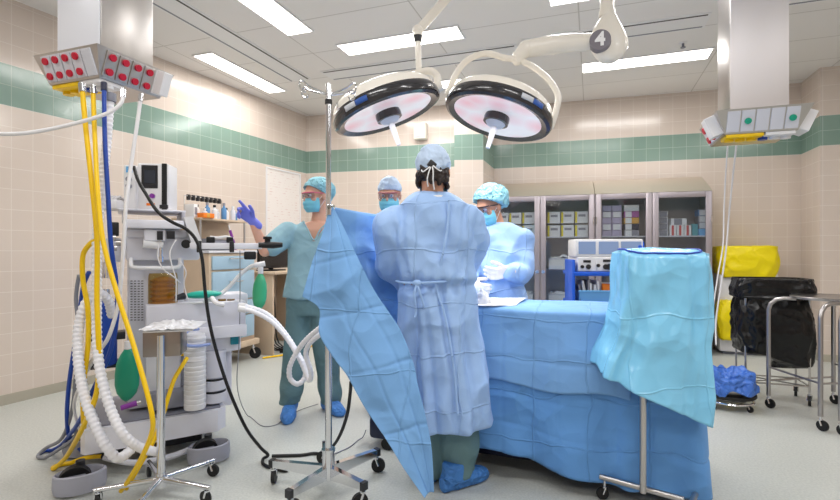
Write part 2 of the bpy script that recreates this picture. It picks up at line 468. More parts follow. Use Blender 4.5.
# ---------------------------------------------------------------- ceiling lights
def ceiling_light(x0, x1, y0, y1, label, power=1.0):
    c = V(((x0+x1)/2, (y0+y1)/2, H))
    t = thing('ceiling_light', label, 'ceiling light', (c.x, c.y, H-.012), 0, 'ceiling light panels')
    b = MB(); w = .014
    for lo, hi in (((x0-w, y0-w), (x1+w, y0)), ((x0-w, y1), (x1+w, y1+w)), ((x0-w, y0), (x0, y1)), ((x1, y0), (x1+w, y1))):
        b.box((lo[0], lo[1], H-.012), (hi[0], hi[1], H))
    b.build('frame', M['white'], t, 0)
    MB().box((x0, y0, H-.008), (x1, y1, H-.001)).build('diffuser', M['diff'], t, 0)
    return t
LIGHTS = [(-3.66, -3.44, 3.72, 4.9, 'long ceiling light nearest the tiled side wall, above the paper notice'),
          (-2.52, -2.28, 2.46, 3.64, 'long ceiling light cut by the top of the picture, beside the steel column'),
          (-2.22, -1.08, 3.97, 4.21, 'ceiling light crossing behind the slanted lamp arm'),
          (-2.5, -1.37, 5.2, 5.44, 'ceiling light peeking out between the two surgical lamp heads'),
          (-.09, 1.07, 5.2, 5.46, 'ceiling light next to the sprinkler and the right steel column'),
          (-.3, .86, 3.64, 3.88, 'ceiling light barely showing at the top edge above the lamp arms')]
for l in LIGHTS: ceiling_light(*l)
# ---------------------------------------------------------------- slot diffusers
def slot(lo, hi, label, alongx):
    t = thing('ceiling_vent', label, 'vent', ((lo[0]+hi[0])/2, (lo[1]+hi[1])/2, H-.01))
    MB().box((lo[0], lo[1], H-.008), (hi[0], hi[1], H)).build('panel', mat('vent_panel', (238, 238, 240), .4), t, 0)
    for e in (0, 1):
        if alongx:
            y = lo[1]+.03 if e == 0 else hi[1]-.03
            MB().box((lo[0]+.02, y-.008, H-.0105), (hi[0]-.02, y+.008, H-.008)).build('slot', M['dark'] if e == 0 else M['midgrey'], t, 0)
        else:
            x = lo[0]+.03 if e == 0 else hi[0]-.03
            MB().box((x-.008, lo[1]+.02, H-.0105), (x+.008, hi[1]-.02, H-.008)).build('slot', M['midgrey'] if e == 0 else M['dark'], t, 0)
slot((-3.2, 1.6, 0), (-2.93, 4.66, 0), 'long slotted air vent running beside the side wall lights', False)
slot((-2.72, 4.5, 0), (-.66, 4.78, 0), 'slotted air vent crossing the ceiling behind the cream lamp', True)
slot((-.6, 4.42, 0), (.9, 4.7, 0), 'slotted air vent behind the numbered lamp arm', True)
slot((1.3, 4.2, 0), (1.9, 4.5, 0), 'short dark slotted vent right of the steel column', True)
sp = thing('sprinkler', 'small metal sprinkler head on the ceiling', 'sprinkler', (.787, 5.0, H))
MB().cyl((.787, 5.0, H-.006), (.787, 5.0, H), .035).build('plate', M['white'], sp)
MB().cyl((.787, 5.0, H-.04), (.787, 5.0, H-.006), .01).cyl((.787, 5.0, H-.045), (.787, 5.0, H-.04), .022).build('nozzle', M['midgrey'], sp)
# ---------------------------------------------------------------- poster
pm = bpy.data.materials.new('printed_notice'); pm.use_nodes = True
nt = pm.node_tree; b_ = nt.nodes['Principled BSDF']; tc_ = nt.nodes.new('ShaderNodeTexCoord')
w_ = nt.nodes.new('ShaderNodeTexWave'); w_.wave_type = 'BANDS'; w_.bands_direction = 'Z'; w_.inputs['Scale'].default_value = 9
n_ = nt.nodes.new('ShaderNodeTexNoise'); n_.inputs['Scale'].default_value = 14
mu = nt.nodes.new('ShaderNodeMath'); mu.operation = 'MULTIPLY'
r_ = nt.nodes.new('ShaderNodeValToRGB'); r_.color_ramp.elements[0].position = .5; r_.color_ramp.elements[0].color = lin((238, 232, 228)); r_.color_ramp.elements[1].position = .6; r_.color_ramp.elements[1].color = lin((224, 204, 200))
nt.links.new(tc_.outputs['Object'], w_.inputs['Vector']); nt.links.new(tc_.outputs['Object'], n_.inputs['Vector'])
nt.links.new(w_.outputs['Fac'], mu.inputs[0]); nt.links.new(n_.outputs['Fac'], mu.inputs[1]); nt.links.new(mu.outputs[0], r_.inputs[0]); nt.links.new(r_.outputs[0], b_.inputs['Base Color'])
ang = math.atan(.0901)
pa = atx(269, 168, -3.86); pb = atx(298, 175, -3.86)
pt = thing('wall_notice', 'white framed paper notice hung on the tiled wall behind the pointing nurse', 'notice', (xl((pa.y+pb.y)/2), (pa.y+pb.y)/2, 1.3), -ang)
hw = (pb.y-pa.y)/2; zz = pa.z-1.3
MB().box((.001, -hw, -.1), (.006, hw, zz)).build('sheet', pm, pt, 0, world=False)
fb = MB()
for lo, hi in (((-hw-.02, -.12), (-hw, zz+.02)), ((hw, -.12), (hw+.02, zz+.02)), ((-hw, zz), (hw, zz+.02)), ((-hw, -.12), (hw, -.1))):
    fb.box((0, lo[0], lo[1]), (.014, hi[0], hi[1]))
fb.build('frame', M['white'], pt, 0, world=False)
# ---------------------------------------------------------------- lights that light
def area(x, y, sx, sy, w, name='panel_light', col=(1, .985, .97)):
    d = bpy.data.lights.new(name, 'AREA'); d.shape = 'RECTANGLE'; d.size = sx; d.size_y = sy; d.energy = w; d.color = col
    o = bpy.data.objects.new(name, d); COL.objects.link(o); o.location = (x, y, H-.03); return o
for x0, x1, y0, y1, _ in LIGHTS: area((x0+x1)/2, (y0+y1)/2, x1-x0, y1-y0, LAMP_W*(.5 if x1 < -3 else 1))
for x, y in ((-1.2, 1.2), (.6, 1.6), (2.2, 1.6), (-1.2, -1.0), (.4, -1.0), (2.2, -1.0), (2.6, 3.6), (-3.2, .6)): area(x, y, .95, .2, LAMP_W)  # unseen ceiling lights, added as light sources without fixtures
w = bpy.data.worlds.new('World'); SC.world = w; w.use_nodes = True
w.node_tree.nodes['Background'].inputs[0].default_value = (.9, .95, 1, 1); w.node_tree.nodes['Background'].inputs[1].default_value = .3
# ---------------------------------------------------------------- camera
cd = bpy.data.cameras.new('camera'); cam = bpy.data.objects.new('camera', cd); COL.objects.link(cam)
cam.location = (0, 0, EYE); cam.rotation_euler = (R(90), 0, YAW)
cd.sensor_width = 36; cd.lens = F/840*36; cd.shift_y = (HZ-250)/840.0; cd.clip_start = .05
SC.camera = cam
SC.view_settings.view_transform = 'Standard'; SC.view_settings.look = 'None'; SC.view_settings.gamma = 1; SC.view_settings.exposure = EXPO
SC.view_settings.use_curve_mapping = False
BEAM_W = 4.5
# ================================================================ service pendants
def slope_frame(top, bot, h, zt, zb, side):
    """frame on a sloped side of a frustum: x along the edge, y outwards, z up the slope"""
    a = {'f': 0, 'r': R(90), 'b': R(180), 'l': R(-90)}[side]
    Rz = Matrix.Rotation(a, 4, 'Z')
    c = V((0, -(top+bot)/2, (zt+zb)/2)); up = V((0, -(top-bot), zt-zb)).normalized(); x = V((1, 0, 0)); y = up.cross(x)
    Mx = Matrix((x, y, up)).transposed().to_4x4()
    return Rz @ Matrix.Translation(c) @ Mx
def pendant(label, cx, cy, zt, zb, top, bot, col, sock, sides, lcx):
    t = thing('service_pendant', label, 'ceiling pendant', (cx, cy, zb))
    B = lambda: MB()
    B().box((-col, -col, zt-zb), (col, col, H-zb), .006).build('column', M['steel'], t, world=False)
    B().box((-col*.98, -col-.006, zt-zb+.01), (col*.98, -col, H-zb-.002), .002).build('bright_column_face', lcx, t, world=False)  # added face sheet, coloured to carry the column's bright front
    hz = zt-zb; b = MB()
    b.loft([((0, 0, 0), (bot*1.414, 0, 0), (0, bot*1.414, 0)), ((0, 0, hz), (top*1.414, 0, 0), (0, top*1.414, 0))], seg=4)
    b.v = [Matrix.Rotation(R(45), 4, 'Z') @ p for p in b.v]
    head = b.build('head', M['steel'], t, 0, world=False)
    slope = ((top-bot)**2+hz**2)**.5
    for sd, plates in sides.items():
        Fm = slope_frame(top, bot, 0, hz, 0, sd); n = len(plates); w = 2*bot/n*.98
        for i, k in enumerate(plates):
            x0 = -bot + (i+.5)*2*bot/n
            p = MB().box((x0-w*.46, -.006, -slope*.42), (x0+w*.46, .003, slope*.42), .002, M=Fm).build('outlet_plate', (M['steel'] if sd == 'r' and k == 'red' else M['grey']) if k != 'box' else M['white'], t, 0, world=False)
            if k == 'box': MB().box((x0-w*.4, -.06, -slope*.4), (x0+w*.4, 0, slope*.45), .004, M=Fm).build('junction_box', M['white'], t, 0, world=False)
            if k in ('red', 'green'):
                for dz in ((-.24, .24) if k == 'red' else (0,)):
                    rr = min(w*.25, slope*.155)
                    MB().cyl((x0, .002, dz*slope), (x0, -.016, dz*slope), rr, seg=16, M=Fm).build('socket', M[sock[k]], p, world=False)
    for i in range(6):
        x = -bot*.8+i*bot*.32
        MB().cyl((x, -bot*.6, -.034), (x, -bot*.6, .001), .026, seg=14).build('gas_outlet', M['yellow'] if i < 3 else M['blue_hose'] if i == 3 else M['white'], t, world=False)
    MB().box((-bot*.95, -bot*.97, -.02), (bot*.1, -bot*.2, .001), .003).build('gas_plate', M['yellow'], t, world=False)
    MB().box((bot*.15, -bot*.97, -.02), (bot*.95, -bot*.2, .001), .003).build('gas_plate', M['white'], t, world=False)
    return t
SK = {'red': 'red', 'green': 'green_sock'}
M['bright_front'] = mat('steel_front_reflection', (236, 238, 246), .3)  # white stands in for bright light reflected by the steel front
M['steel_face'] = mat('satin_steel_face', (226, 222, 224), .5, .85, bump=(30, .04, .002))
pendant('square steel column pendant with red sockets, hoses dropping from it above the anesthesia machine', -2.49, 1.922, 2.163, 2.02, .23, .18, .155, SK,
        {'f': ['red', 'red', 'red', 'red', 'blank'], 'r': ['red', 'red', 'red', 'red', 'box']}, M['bright_front'])
pendant('square steel column pendant with green sockets above the yellow bags',   .972, 3.68, 2.02, 1.88, .25, .19, .157, SK,
        {'f': ['blank', 'green', 'blank', 'blank', 'green'], 'l': ['red', 'red', 'box'], 'r': ['box', 'blank']}, M['steel_face'])
# ================================================================ surgical lamps
M['lens_pink'] = bpy.data.materials.new('lamp_glass'); M['lens_pink'].use_nodes = True
_nt = M['lens_pink'].node_tree; _b = _nt.nodes['Principled BSDF']; _tc = _nt.nodes.new('ShaderNodeTexCoord')
_v = _nt.nodes.new('ShaderNodeTexVoronoi'); _v.inputs['Scale'].default_value = 6; _r = _nt.nodes.new('ShaderNodeValToRGB')
_r.color_ramp.elements[0].color = lin((232, 180, 184)); _r.color_ramp.elements[1].color = lin((228, 222, 222)); _r.color_ramp.elements[1].position = .7
_nt.links.new(_tc.outputs['Object'], _v.inputs['Vector']); _nt.links.new(_v.outputs['Distance'], _r.inputs[0]); _nt.links.new(_r.outputs[0], _b.inputs['Base Color'])
_nt.links.new(_r.outputs[0], _b.inputs['Emission Color']); _b.inputs['Emission Strength'].default_value = .42
_b.inputs['Roughness'].default_value = .15
M['rim'] = mat('dark_grey_rim', (44, 42, 46), .22, coat=.5)
M['lcd_blue'] = mat('blue_label', (52, 92, 170), .3); M['lcd_white'] = mat('pale_label', (205, 208, 216), .3)
def lamp(label, px, py, D, n, rad, disp):
    c = at(px, py, D); t = thing('surgical_light', label, 'surgical light', (c.x, c.y, c.z))
    z = rdir(*n).normalized(); y = rdir(0, 1, 0); y = (y - z*y.dot(z)).normalized(); x = y.cross(z)
    Mx = Matrix((x, y, z)).transposed().to_4x4(); k = rad/.33
    S = Mx @ Matrix.Scale(k, 4)
    b = MB(); b.lathe([(.322, .06), (.315, .095), (.285, .125), (.22, .155), (.13, .175), (.05, .182), (0, .183)], S, 48); b.build('shell', M['cream'], t, world=False)
    b = MB(); b.lathe([(.276, 0), (.31, -.012), (.33, -.004), (.338, .012), (.334, .045), (.32, .068), (.3, .06), (.28, .03), (.276, 0)], S, 48, cap=False); b.build('rim', M['rim'], t, world=False)
    b = MB(); b.lathe([(0, .012), (.15, .01), (.28, .002), (.28, .03), (0, .04)], S, 48); b.build('lens', M['lens_pink'], t, world=False)
    b = MB(); b.lathe([(.06, -.036), (.078, -.034), (.08, -.008), (.076, .014), (0, .014)], S, 28); hub = b.build('hub', M['rim'], t, world=False)
    b = MB(); b.lathe([(0, -.2), (.013, -.2), (.017, -.12), (.019, -.062), (.05, -.052), (.064, -.034), (0, -.03)], S, 24); b.build('handle', M['grey'], t, world=False)
    def dpanel(a0, a1, m, nm):
        q = MB().grid(8, 2, lambda u, v: S @ V((.3395*math.cos(a0+(a1-a0)*u), .3395*math.sin(a0+(a1-a0)*u),   .014+.03*v)))
        q.build(nm, m, t, world=False, thick=.003)
    am = R(-90+disp); dpanel(am-.23, am-.005, M['lcd_white'], 'label_panel'); dpanel(am+.005, am+.23, M['lcd_blue'], 'display')
    q = MB().cyl(S @ V((0, 0, .165)), S @ V((0, 0, .19)), .05*k, .04*k); q.build('cap', M['cream'], t, world=False)
    return t, S, c
def lamp_light(c, S):
    d = bpy.data.lights.new('lamp_beam', 'AREA'); d.shape = 'DISK'; d.size = .5; d.energy = BEAM_W; d.color = (1, .98, .95); d.spread = R(110)
    o = bpy.data.objects.new('lamp_beam', d); COL.objects.link(o); o.matrix_world = Matrix.Translation(c + S @ V((0, 0, -.06))) @ S.normalized()
A, SA, cA = lamp('cream surgical light on the slanted arm, beside the IV pole', 388, 114, 2.9, (-.33, .0, .945), .325, -28)
e1 = cA + SA @ V((.335, 0, .05))
arm = MB(); arm.tube([at(418, 31, 2.9), at(447, -2, 2.9), at(490, -50, 2.9)], .027, 14); arm.build('arm', M['cream'], A)
MB().cyl(at(490, -50, 2.9), V((at(490, -50, 2.9).x, at(490, -50, 2.9).y, H)), .045).build('ceiling_mount', M['cream'], A)
MB().ell(at(418, 30, 2.9), (.035, .035, .03)).cyl(at(418, 30, 2.9), at(418, 36, 2.9), .03).build('joint', M['cream'], A)
MB().cyl(at(418, 34, 2.9), at(418, 42, 2.9), .028, .022).build('collar', M['dark'], A)
MB().tube(spline([at(418, 42, 2.9), at(418.5, 60, 2.9), at(419, 74, 2.9)], 4), .018, 12).build('down_tube', M['cream'], A)
p0 = cA + SA @ V((.12, 0, .17)); p1 = cA + SA @ V((.37, 0, .16))
yk = spline([p0, at(417, 73, 2.9), at(430, 71, 2.9), at(437, 76, 2.9), at(437.5, 84, 2.9), e1], 6)
MB().tube(yk, .022, 12).build('yoke', M['cream'], A)
MB().cyl(e1 - SA @ V((.04, 0, 0)), e1 + SA @ V((.03, 0, 0)), .032).build('pivot', M['cream'], A)
MB().tube([cA + SA @ V((-.26, -.18, .1)), cA + SA @ V((-.265, -.2, .075)), cA + SA @ V((-.262, -.195, .055))], .008, 8).build('latch', M['chrome'], A)
Bl, SB, cB = lamp('cream surgical light under the curved yoke of the numbered arm', 497, 118, 2.95, (.30, .10, .95), .325, 25)
MB().cyl(V((at(607, 12, 2.95).x, at(607, 12, 2.95).y, H)), at(607, 12, 2.95), .04).build('ceiling_mount', M['cream'], Bl)
MB().cyl(at(607, 11, 2.95), at(607, 17, 2.95), .047).build('collar', M['cream'], Bl)
hs = MB(); cx = rdir(1, 0); cd_ = rdir(0, 1)
secs = []
for yy, hw, hd in ((14, 6, .04), (20, 9, .05), (30, 15, .058), (40, 18.5, .06), (48, 18.5, .06), (56, 14, .055), (61, 8, .045), (63, 2, .02)):
    secs.append((at(608 + (1 if yy > 30 else 0), yy, 2.95), cx*(hw/F*2.95), cd_*hd))
hs.loft(secs, 28, power=2.4); housing = hs.build('joint_housing', M['cream'], Bl, 60)
bdir = (rdir(-.35, -1, 0)).normalized(); bc = at(600, 43, 2.92)
bc2 = bc + bdir*.03
MB().cyl(bc, bc + bdir*.052, .064, .06, 32).build('badge', mat('grey_badge', (118, 112, 120), .4), Bl)
cu = bpy.data.curves.new('four', 'FONT'); cu.body = '4'; cu.size = .11; cu.align_x = 'CENTER'; cu.align_y = 'CENTER'; cu.extrude = .002; cu.offset = .004
to = bpy.data.objects.new('four', cu); COL.objects.link(to)
me4 = bpy.data.meshes.new_from_object(to.evaluated_get(bpy.context.evaluated_depsgraph_get())); bpy.data.objects.remove(to)
zx = -bdir; xx = V((0, 0, 1)).cross(bdir).normalized()
M4 = Matrix((xx, V((0, 0, 1)), bdir)).transposed().to_4x4(); M4.translation = bc + bdir*.053
me4.transform(M4); me4.materials.clear(); me4.materials.append(M['white'])
link('numeral', me4, Bl, 0)
MB().tube([at(594, 42, 2.95), at(570, 43, 2.94), at(545, 46, 2.93), at(527, 49, 2.92)], .05, 16, radii=[.05, .054, .056, .05]).build('arm', M['cream'], Bl)
MB().limb([(at(526, 49, 2.92), .05), (at(519, 56, 2.92), .04), (at(517, 61, 2.92), .028)]).build('elbow', M['cream'], Bl)
eL = cB + SB @ V((-.335, 0, .045)); eR = cB + SB @ V((.335, 0, .045))
MB().tube(spline([eL, at(450, 88, 2.95), at(459, 69, 2.95), at(471, 58, 2.95), at(487, 53.5, 2.95), at(505, 58, 2.93), at(518, 60, 2.92), at(533, 67, 2.94), at(549, 80, 2.95), at(558, 96, 2.95), at(556, 111, 2.95), eR], 6), .019, 12).build('yoke', M['cream'], Bl)
for e, s_ in ((eL, 1), (eR, -1)): MB().cyl(e, e + SB @ V((.04*s_, 0, 0)), .026).build('pivot', M['cream'], Bl)
lamp_light(cA, SA); lamp_light(cB, SB)
# small hanging camera-like box behind the lamps
hb = thing('wall_box', 'small cream device box on the tiled back wall behind the lamps', 'wall box', (aty(421, 130, 6.08).x, 6.08, 2.3))
q = aty(421, 131, 6.05); MB().box((q.x-.085, 5.98, q.z-.12), (q.x+.085, 6.09, q.z+.1), .02).build('body', M['cream'], hb)
MB().box((q.x-.06, 5.972, q.z-.09), (q.x+.06, 5.982, q.z+.07), .004).build('face_plate', M['grey'], hb)
# ================================================================ glass fronted cabinets
def shelf_y(x): return 6.44+(x+1.235)*.0576
CABR = math.atan(.0576)
def cabinet(label, x0, x1, group=None):
    """origin front-left corner at floor, local x along the front"""
    w = x1-x0; d = .42; zt, zb_ = 1.81, 2.02
    t = thing('supply_cabinet', label, 'cabinet', (x0, 5.915+(x0+1.235)*.0576, 0), CABR, group)
    b = MB()
    for lo, hi in (((0, .02, .1), (.025, d, zt)), ((w-.025, .02, .1), (w, d, zt)), ((0, d-.015, .1), (w, d, zt)), ((0, .02, zt-.025), (w, d, zt)), ((0, .02, .1), (w, d, .125)),
                   ((w/2-.012, .02, .1), (w/2+.012, d-.02, zt))): b.box(lo, hi)
    b.build('carcass', M['carcass'], t, 0, world=False)
    MB().prism([(0, .0, zt), (w, .0, zt), (w, d, zt), (0, d, zt)][:0] or [(0, 0, zt), (0, d, zt), (0, d, zb_)], (w, 0, 0)).build('sloped_top', mat('steel_top_wall_tint', (222, 210, 196), .3, .7), t, 0, world=False)  # warm pale tint of the top stands in for the reflected wall
    MB().box((0, .04, 0), (w, d-.02, .1)).build('plinth', M['midgrey'], t, 0, world=False)
    for z in (.5, .93, 1.32):
        MB().box((.025, .03, z-.012), (w-.025, d-.02, z)).build('shelf', M['steel_lav'] if z < 1 else M['grey'], t, 0, world=False)
    for s in (0, 1):
        a = .004 + s*w/2; e = a + w/2-.008; f = .062; z0 = .11; z1 = zt-.004
        q = MB()
        for lo, hi in (((a, -.005, z0), (a+f, .02, z1)), ((e-f, -.005, z0), (e, .02, z1)), ((a+f, -.005, z1-f), (e-f, .02, z1)), ((a+f, -.005, z0), (e-f, .02, z0+f))): q.box(lo, hi, .003)
        dr = q.build('door', M['steel_lav'], t, 30, world=False)
        MB().box((a+f-.004, .006, z0+f-.004), (e-f+.004, .01, z1-f+.004)).build('glass_pane', M['glass'], dr, 0, world=False)
        hx = e-f*.5 if s == 0 else a+f*.5
        MB().cyl((hx, -.03, .9), (hx, -.005, .9), .012).cyl((hx, -.036, .9), (hx, -.03, .9), .02).build('latch', M['chrome'], dr, world=False)
        for hz_ in (.4, 1.5):
            hx2 = a+.008 if s == 0 else e-.008
            MB().cyl((hx2, -.012, hz_-.04), (hx2, -.012, hz_+.04), .008).build('hinge', M['chrome'], dr, world=False)
    return t
xb = [aty(p, 200, 6.0).x for p in (595, 595, 714)]; xb[1] += .004
cabinet('steel cabinet with two glass doors, behind the woman in glasses, holding yellow and white boxes', -1.2, xb[0])
cabinet('steel cabinet with two glass doors next to the yellow bag, holding small mixed cartons', xb[1], xb[2])
def carton(name, label, cat, group, x, y, z, sx, sy, sz, m, band=None, bm=None, lid=None):
    """x, y on the cabinet run, y measured from the front plane"""
    t = thing(name, label, cat, (x, 5.915+(x+1.235)*.0576+y, z), CABR, group)
    MB().box((0, 0, 0), (sx, sy, sz), .003).build('carton', m, t, 0, world=False)
    if band:
        MB().box((sx*band[0], -.0015, sz*.03), (sx*band[1], .001, sz*.97)).build('printed_panel', bm, t, 0, world=False)
    if lid is not None: MB().box((sx*.25, -.0016, sz*.55), (sx*.8, .001, sz*.75)).build('print', lid, t, 0, world=False)
    return t
M['card_w'] = mat('white_card', (226, 226, 228), .6); M['card_y'] = mat('yellow_card', (228, 208, 60), .6); M['card_l'] = mat('lilac_card', (176, 166, 192), .6)
M['card_k'] = mat('grey_print', (140, 140, 150), .6); M['card_p'] = mat('magenta_card', (170, 90, 160), .6); M['card_o'] = mat('ochre_card', (214, 160, 70), .6)
M['card_b'] = mat('blue_card', (90, 140, 190), .6); M['card_r'] = mat('red_print', (205, 90, 90), .6); M['card_t'] = mat('teal_card', (90, 160, 170), .6)
ordn = ['first', 'second', 'third', 'fourth', 'fifth', 'sixth', 'seventh']
def doorx(cab, s):
    x0, x1 = ((-1.2, xb[0]), (xb[1], xb[2]))[cab]; w = x1-x0
    return x0+s*w/2+.07, x0+(s+1)*w/2-.07
for s in (0, 1):
    l, r = doorx(0, s); n = 3; w = (r-l)/n
    for row in (0, 1):
        for i in range(n):
            carton('supply_box', 'yellow edged white box, %s row, %s from left in the cabinet %s' % (('lower', 'upper')[row], ordn[i], ('beside the woman', 'above the blue cart')[s]),
                   'box', 'yellow edged supply boxes', l+i*w+.006, .1, 1.32+row*.16, w-.012, .22, .14, M['card_w'], (.0, .16), M['card_y'], M['card_k'])
l, r = doorx(1, 0)
for row in range(5):
    for i in range(2):
        carton('glove_carton', 'small lilac carton, %s from the shelf, %s column behind the third glass door' % (ordn[row], ('left', 'second')[i]), 'box', 'lilac cartons',
               l+.005+i*.11, .09, 1.32+row*.073, .104, .2, .069, M['card_l'], (.1, .9), M['card_w'] if row % 2 else M['card_l'])
mixed = [('ochre', 'card_o', 2), ('magenta', 'card_p', 3), ('white', 'card_w', 4), ('grey', 'card_k', 0), ('dark', 'navy', 1)]
for nm, mk, row in mixed:
    carton('glove_carton', '%s carton in the right-hand stack behind the third glass door' % nm, 'box', None, l+.245, .09, 1.32+[0, 1, 2, 3, 4][[0, 1, 2, 3, 4].index(row)]*.073, .16, .2, .069, M[mk], (.08, .5), M['card_w'])
l, r = doorx(1, 1)
k_ = 0
for row in range(4):
    carton('glove_carton', 'pale carton, %s from the shelf at the left of the last glass door' % ordn[row], 'box', 'pale cartons in the last cabinet', l+.004, .1, 1.32+row*.072, .1, .2, .068, M['card_w'], (.1, .9), M['card_k'])
for i in range(3):
    carton('bandage_box', 'white box with red print, %s in the row behind the last glass door' % ordn[i], 'box', 'red printed boxes', l+.115+i*.075, .06, 1.32, .07, .14, .12, M['card_w'], (.3, .62), M['card_r'])
carton('bandage_box', 'pale box lying on the red printed boxes behind the last glass door', 'box', None, l+.13, .07, 1.44, .16, .14, .075, M['card_w'], (.2, .7), M['card_k'])
carton('bandage_box', 'upright teal box right of the red printed boxes', 'box', None, l+.345, .06, 1.32, .055, .14, .13, M['card_t'])
carton('supply_tray', 'light blue tray of supplies at the end of the last cabinet shelf', 'tray', None, l+.405, .05, 1.32, .125, .2, .075, M['bin_blue'])
for row in (1, 2, 3):
    carton('glove_carton', 'grey blue carton, %s above the blue tray in the last cabinet' % ordn[row-1], 'box', 'cartons above the blue tray', l+.41, .1, 1.32+.08+(row-1)*.072, .11, .16, .068, M['card_b'] if row == 3 else M['card_k'], (.1, .9), M['card_w'])
for cab, s, z, lab in ((0, 0, .93, 'middle shelf beside the woman in glasses'), (0, 1, .93, 'middle shelf above the blue cart'), (0, 0, .5, 'low shelf beside the woman in glasses'), (0, 1, .5, 'low shelf behind the blue cart'), (1, 1, .93, 'middle shelf of the last cabinet')):
    l, r = doorx(cab, s)
    t = thing('storage_bin', 'open white wire bin on the ' + lab, 'bin', (l+.02, 5.915+(l+1.235)*.0576+.07, z), CABR)
    b = MB(); W = r-l-.04; hh = .13
    for lo, hi in (((0, 0, 0), (W, .006, hh)), ((0, .25, 0), (W, .256, hh)), ((0, 0, 0), (.006, .256, hh)), ((W-.006, 0, 0), (W, .256, hh)), ((0, 0, 0), (W, .256, .006))): b.box(lo, hi)
    b.build('tub', M['white'], t, 0, world=False)
    MB().box((-.004, -.004, hh-.012), (W+.004, .002, hh+.002)).build('rim', M['grey'], t, 0, world=False)
    Mb = wmat(t)
    c = MB().grid(20, 8, lambda u, v: Mb @ V((.02+(W-.04)*u, .02+.21*v, .1+.05*nz((u*4, v*2, z+s), 1.3)+.03)))
    single(c.build('supply_packets', M['wcloth'], None, thick=.012), 'pale packets heaped in the bin on the ' + lab, 'packets')
# ================================================================ casters
def caster(parent, p, r, name='caster', ang=0.0, w=None):
    """swivel caster: fork hangs from p.z top, wheel on floor; world coordinates"""
    w = w or r*.5; d = V((math.cos(ang), math.sin(ang), 0)); q = V((-d.y, d.x, 0))
    c = V((p[0], p[1], r)) + d*r*.35
    b = MB(); b.cyl(c-q*w*.5, c+q*w*.5, r, seg=18)
    o = b.build(name, M['black'], parent)
    f = MB(); top = V((p[0], p[1], max(p[2], 2.05*r)))
    for s in (-1, 1): f.tube([c+q*w*.7*s, V((p[0], p[1], 2.0*r))+q*w*.7*s], r*.16, 6)
    f.cyl(V((p[0], p[1], 1.95*r)), V((p[0], p[1], 2.15*r)), w*.8).cyl(V((p[0], p[1], 2.1*r)), top, r*.2)
    f.build('fork', M['chrome'], o)
    return o
# ================================================================ IV pole with the clipped drape
hub = c2r((328.5-420)/F*2.31, 2.31, 0)
iv = thing('iv_pole', 'tall chrome IV pole on a five legged wheeled base, the blue drape clipped to it', 'IV pole', hub)
def hz(z): return V((hub.x, hub.y, z))
MB().cyl(hz(.1), hz(1.25), .0165).cyl(hz(1.22), hz(1.93), .0125).build('pole', M['chrome'], iv)
MB().cyl(hz(1.2), hz(1.26), .021).build('collar', M['dark'], iv)
MB().cyl(hz(1.855), hz(1.875), .017).build('top_collar', M['black'], iv)
MB().cyl(hz(1.86), hz(1.95), .014).build('hook_hub', M['chrome'], iv)
MB().cyl(hz(.07), hz(.21), .03).cyl(hz(.205), hz(.215), .033).build('hub', M['chrome'], iv)
for k, (dx, dd) in enumerate(((-1, .25), (-.85, -.5), (.95, -.25), (.8, .55))):
    d = rdir(dx, dd).normalized(); u = V((0, 0, 1)); o = hz(1.9)
    P = [o, o+d*.05+u*.012, o+d*.1+u*.03, o+d*.125+u*.045, o+d*.14+u*.03, o+d*.135+u*.005, o+d*.115-u*.005, o+d*.105+u*.01]
    MB().tube(spline(P, 5), .0045, 8).build('hook', M['chrome'], iv)
for px, py, D in ((271, 463, 2.41), (288, 495, 2.1), (365, 487, 2.17), (378, 452, 2.545), (318, 440, 2.7)):
    e = at(px, py, D) if px != 318 else hub + rdir(-.08, .33, .1)
    e.z = .105; d = (V((e.x, e.y, 0))-V((hub.x, hub.y, 0))); L = d.length; d.normalize(); q = V((-d.y, d.x, 0))
    b = MB(); s0 = hz(0)+d*.02; s1 = hz(0)+d*L
    prof = []
    for (pp, zt, zb_) in ((s0, .135, .075), (s1, .118, .088)):
        prof.append([pp+q*.014+V((0, 0, zb_)), pp-q*.014+V((0, 0, zb_)), pp-q*.014+V((0, 0, zt)), pp+q*.014+V((0, 0, zt))])
    b.add(prof[0]+prof[1], [[3, 2, 1, 0], [4, 5, 6, 7], [0, 1, 5, 4], [1, 2, 6, 5], [2, 3, 7, 6], [3, 0, 4, 7]])
    lg = b.build('leg', M['chrome'], iv, 0)
    MB().box((-.017, -.016, -.018), (.004, .016, .018), M=place(s1+V((0, 0, .103)), Matrix.Rotation(math.atan2(d.y, d.x), 4, 'Z'))).build('end_cap', M['dark'], lg, 0)
    caster(lg, s1-d*.015+V((0, 0, .09)), .036, ang=random.uniform(0, 6))
# ================================================================ low stand in front of the machine
sh = c2r((161-420)/F*2.28, 2.28, 0)
st = thing('instrument_stand', 'low chrome stand with steel box and film wrapped tray, before the anesthesia machine', 'stand', sh)
def sz(z): return V((sh.x, sh.y, z))
MB().cyl(sz(.06), sz(.76), .0185).build('pole', M['chrome'], st)
MB().cyl(sz(.05), sz(.1), .026).cyl(sz(.1), sz(.115), .021).build('hub', M['chrome'], st)
Mc = place(sz(0), Matrix.Rotation(YAW+R(14), 4, 'Z'))
MB().box((-.082, .012, .655), (.082, .15, .775), .004, M=Mc).build('steel_box', mat('dull_steel', (150, 140, 134), .28, 1.0), st, 30)
tr = MB().box((-.075, -.02, .775), (.14, .17, .783), .004, M=Mc).build('tray', M['white'], st, 30)
fm = MB().grid(40, 30, lambda u, v: Mc @ V((-.085+.25*u, -.04+.24*v,   .79+.03*max(0, math.sin(math.pi*u)*math.sin(math.pi*v))*(.6+.9*abs(nz((u*5, v*5, 0)))) + .012*nz((u*11, v*9, 3)))))
fm.build('film_wrap', M['film'], st, 180, thick=.002)
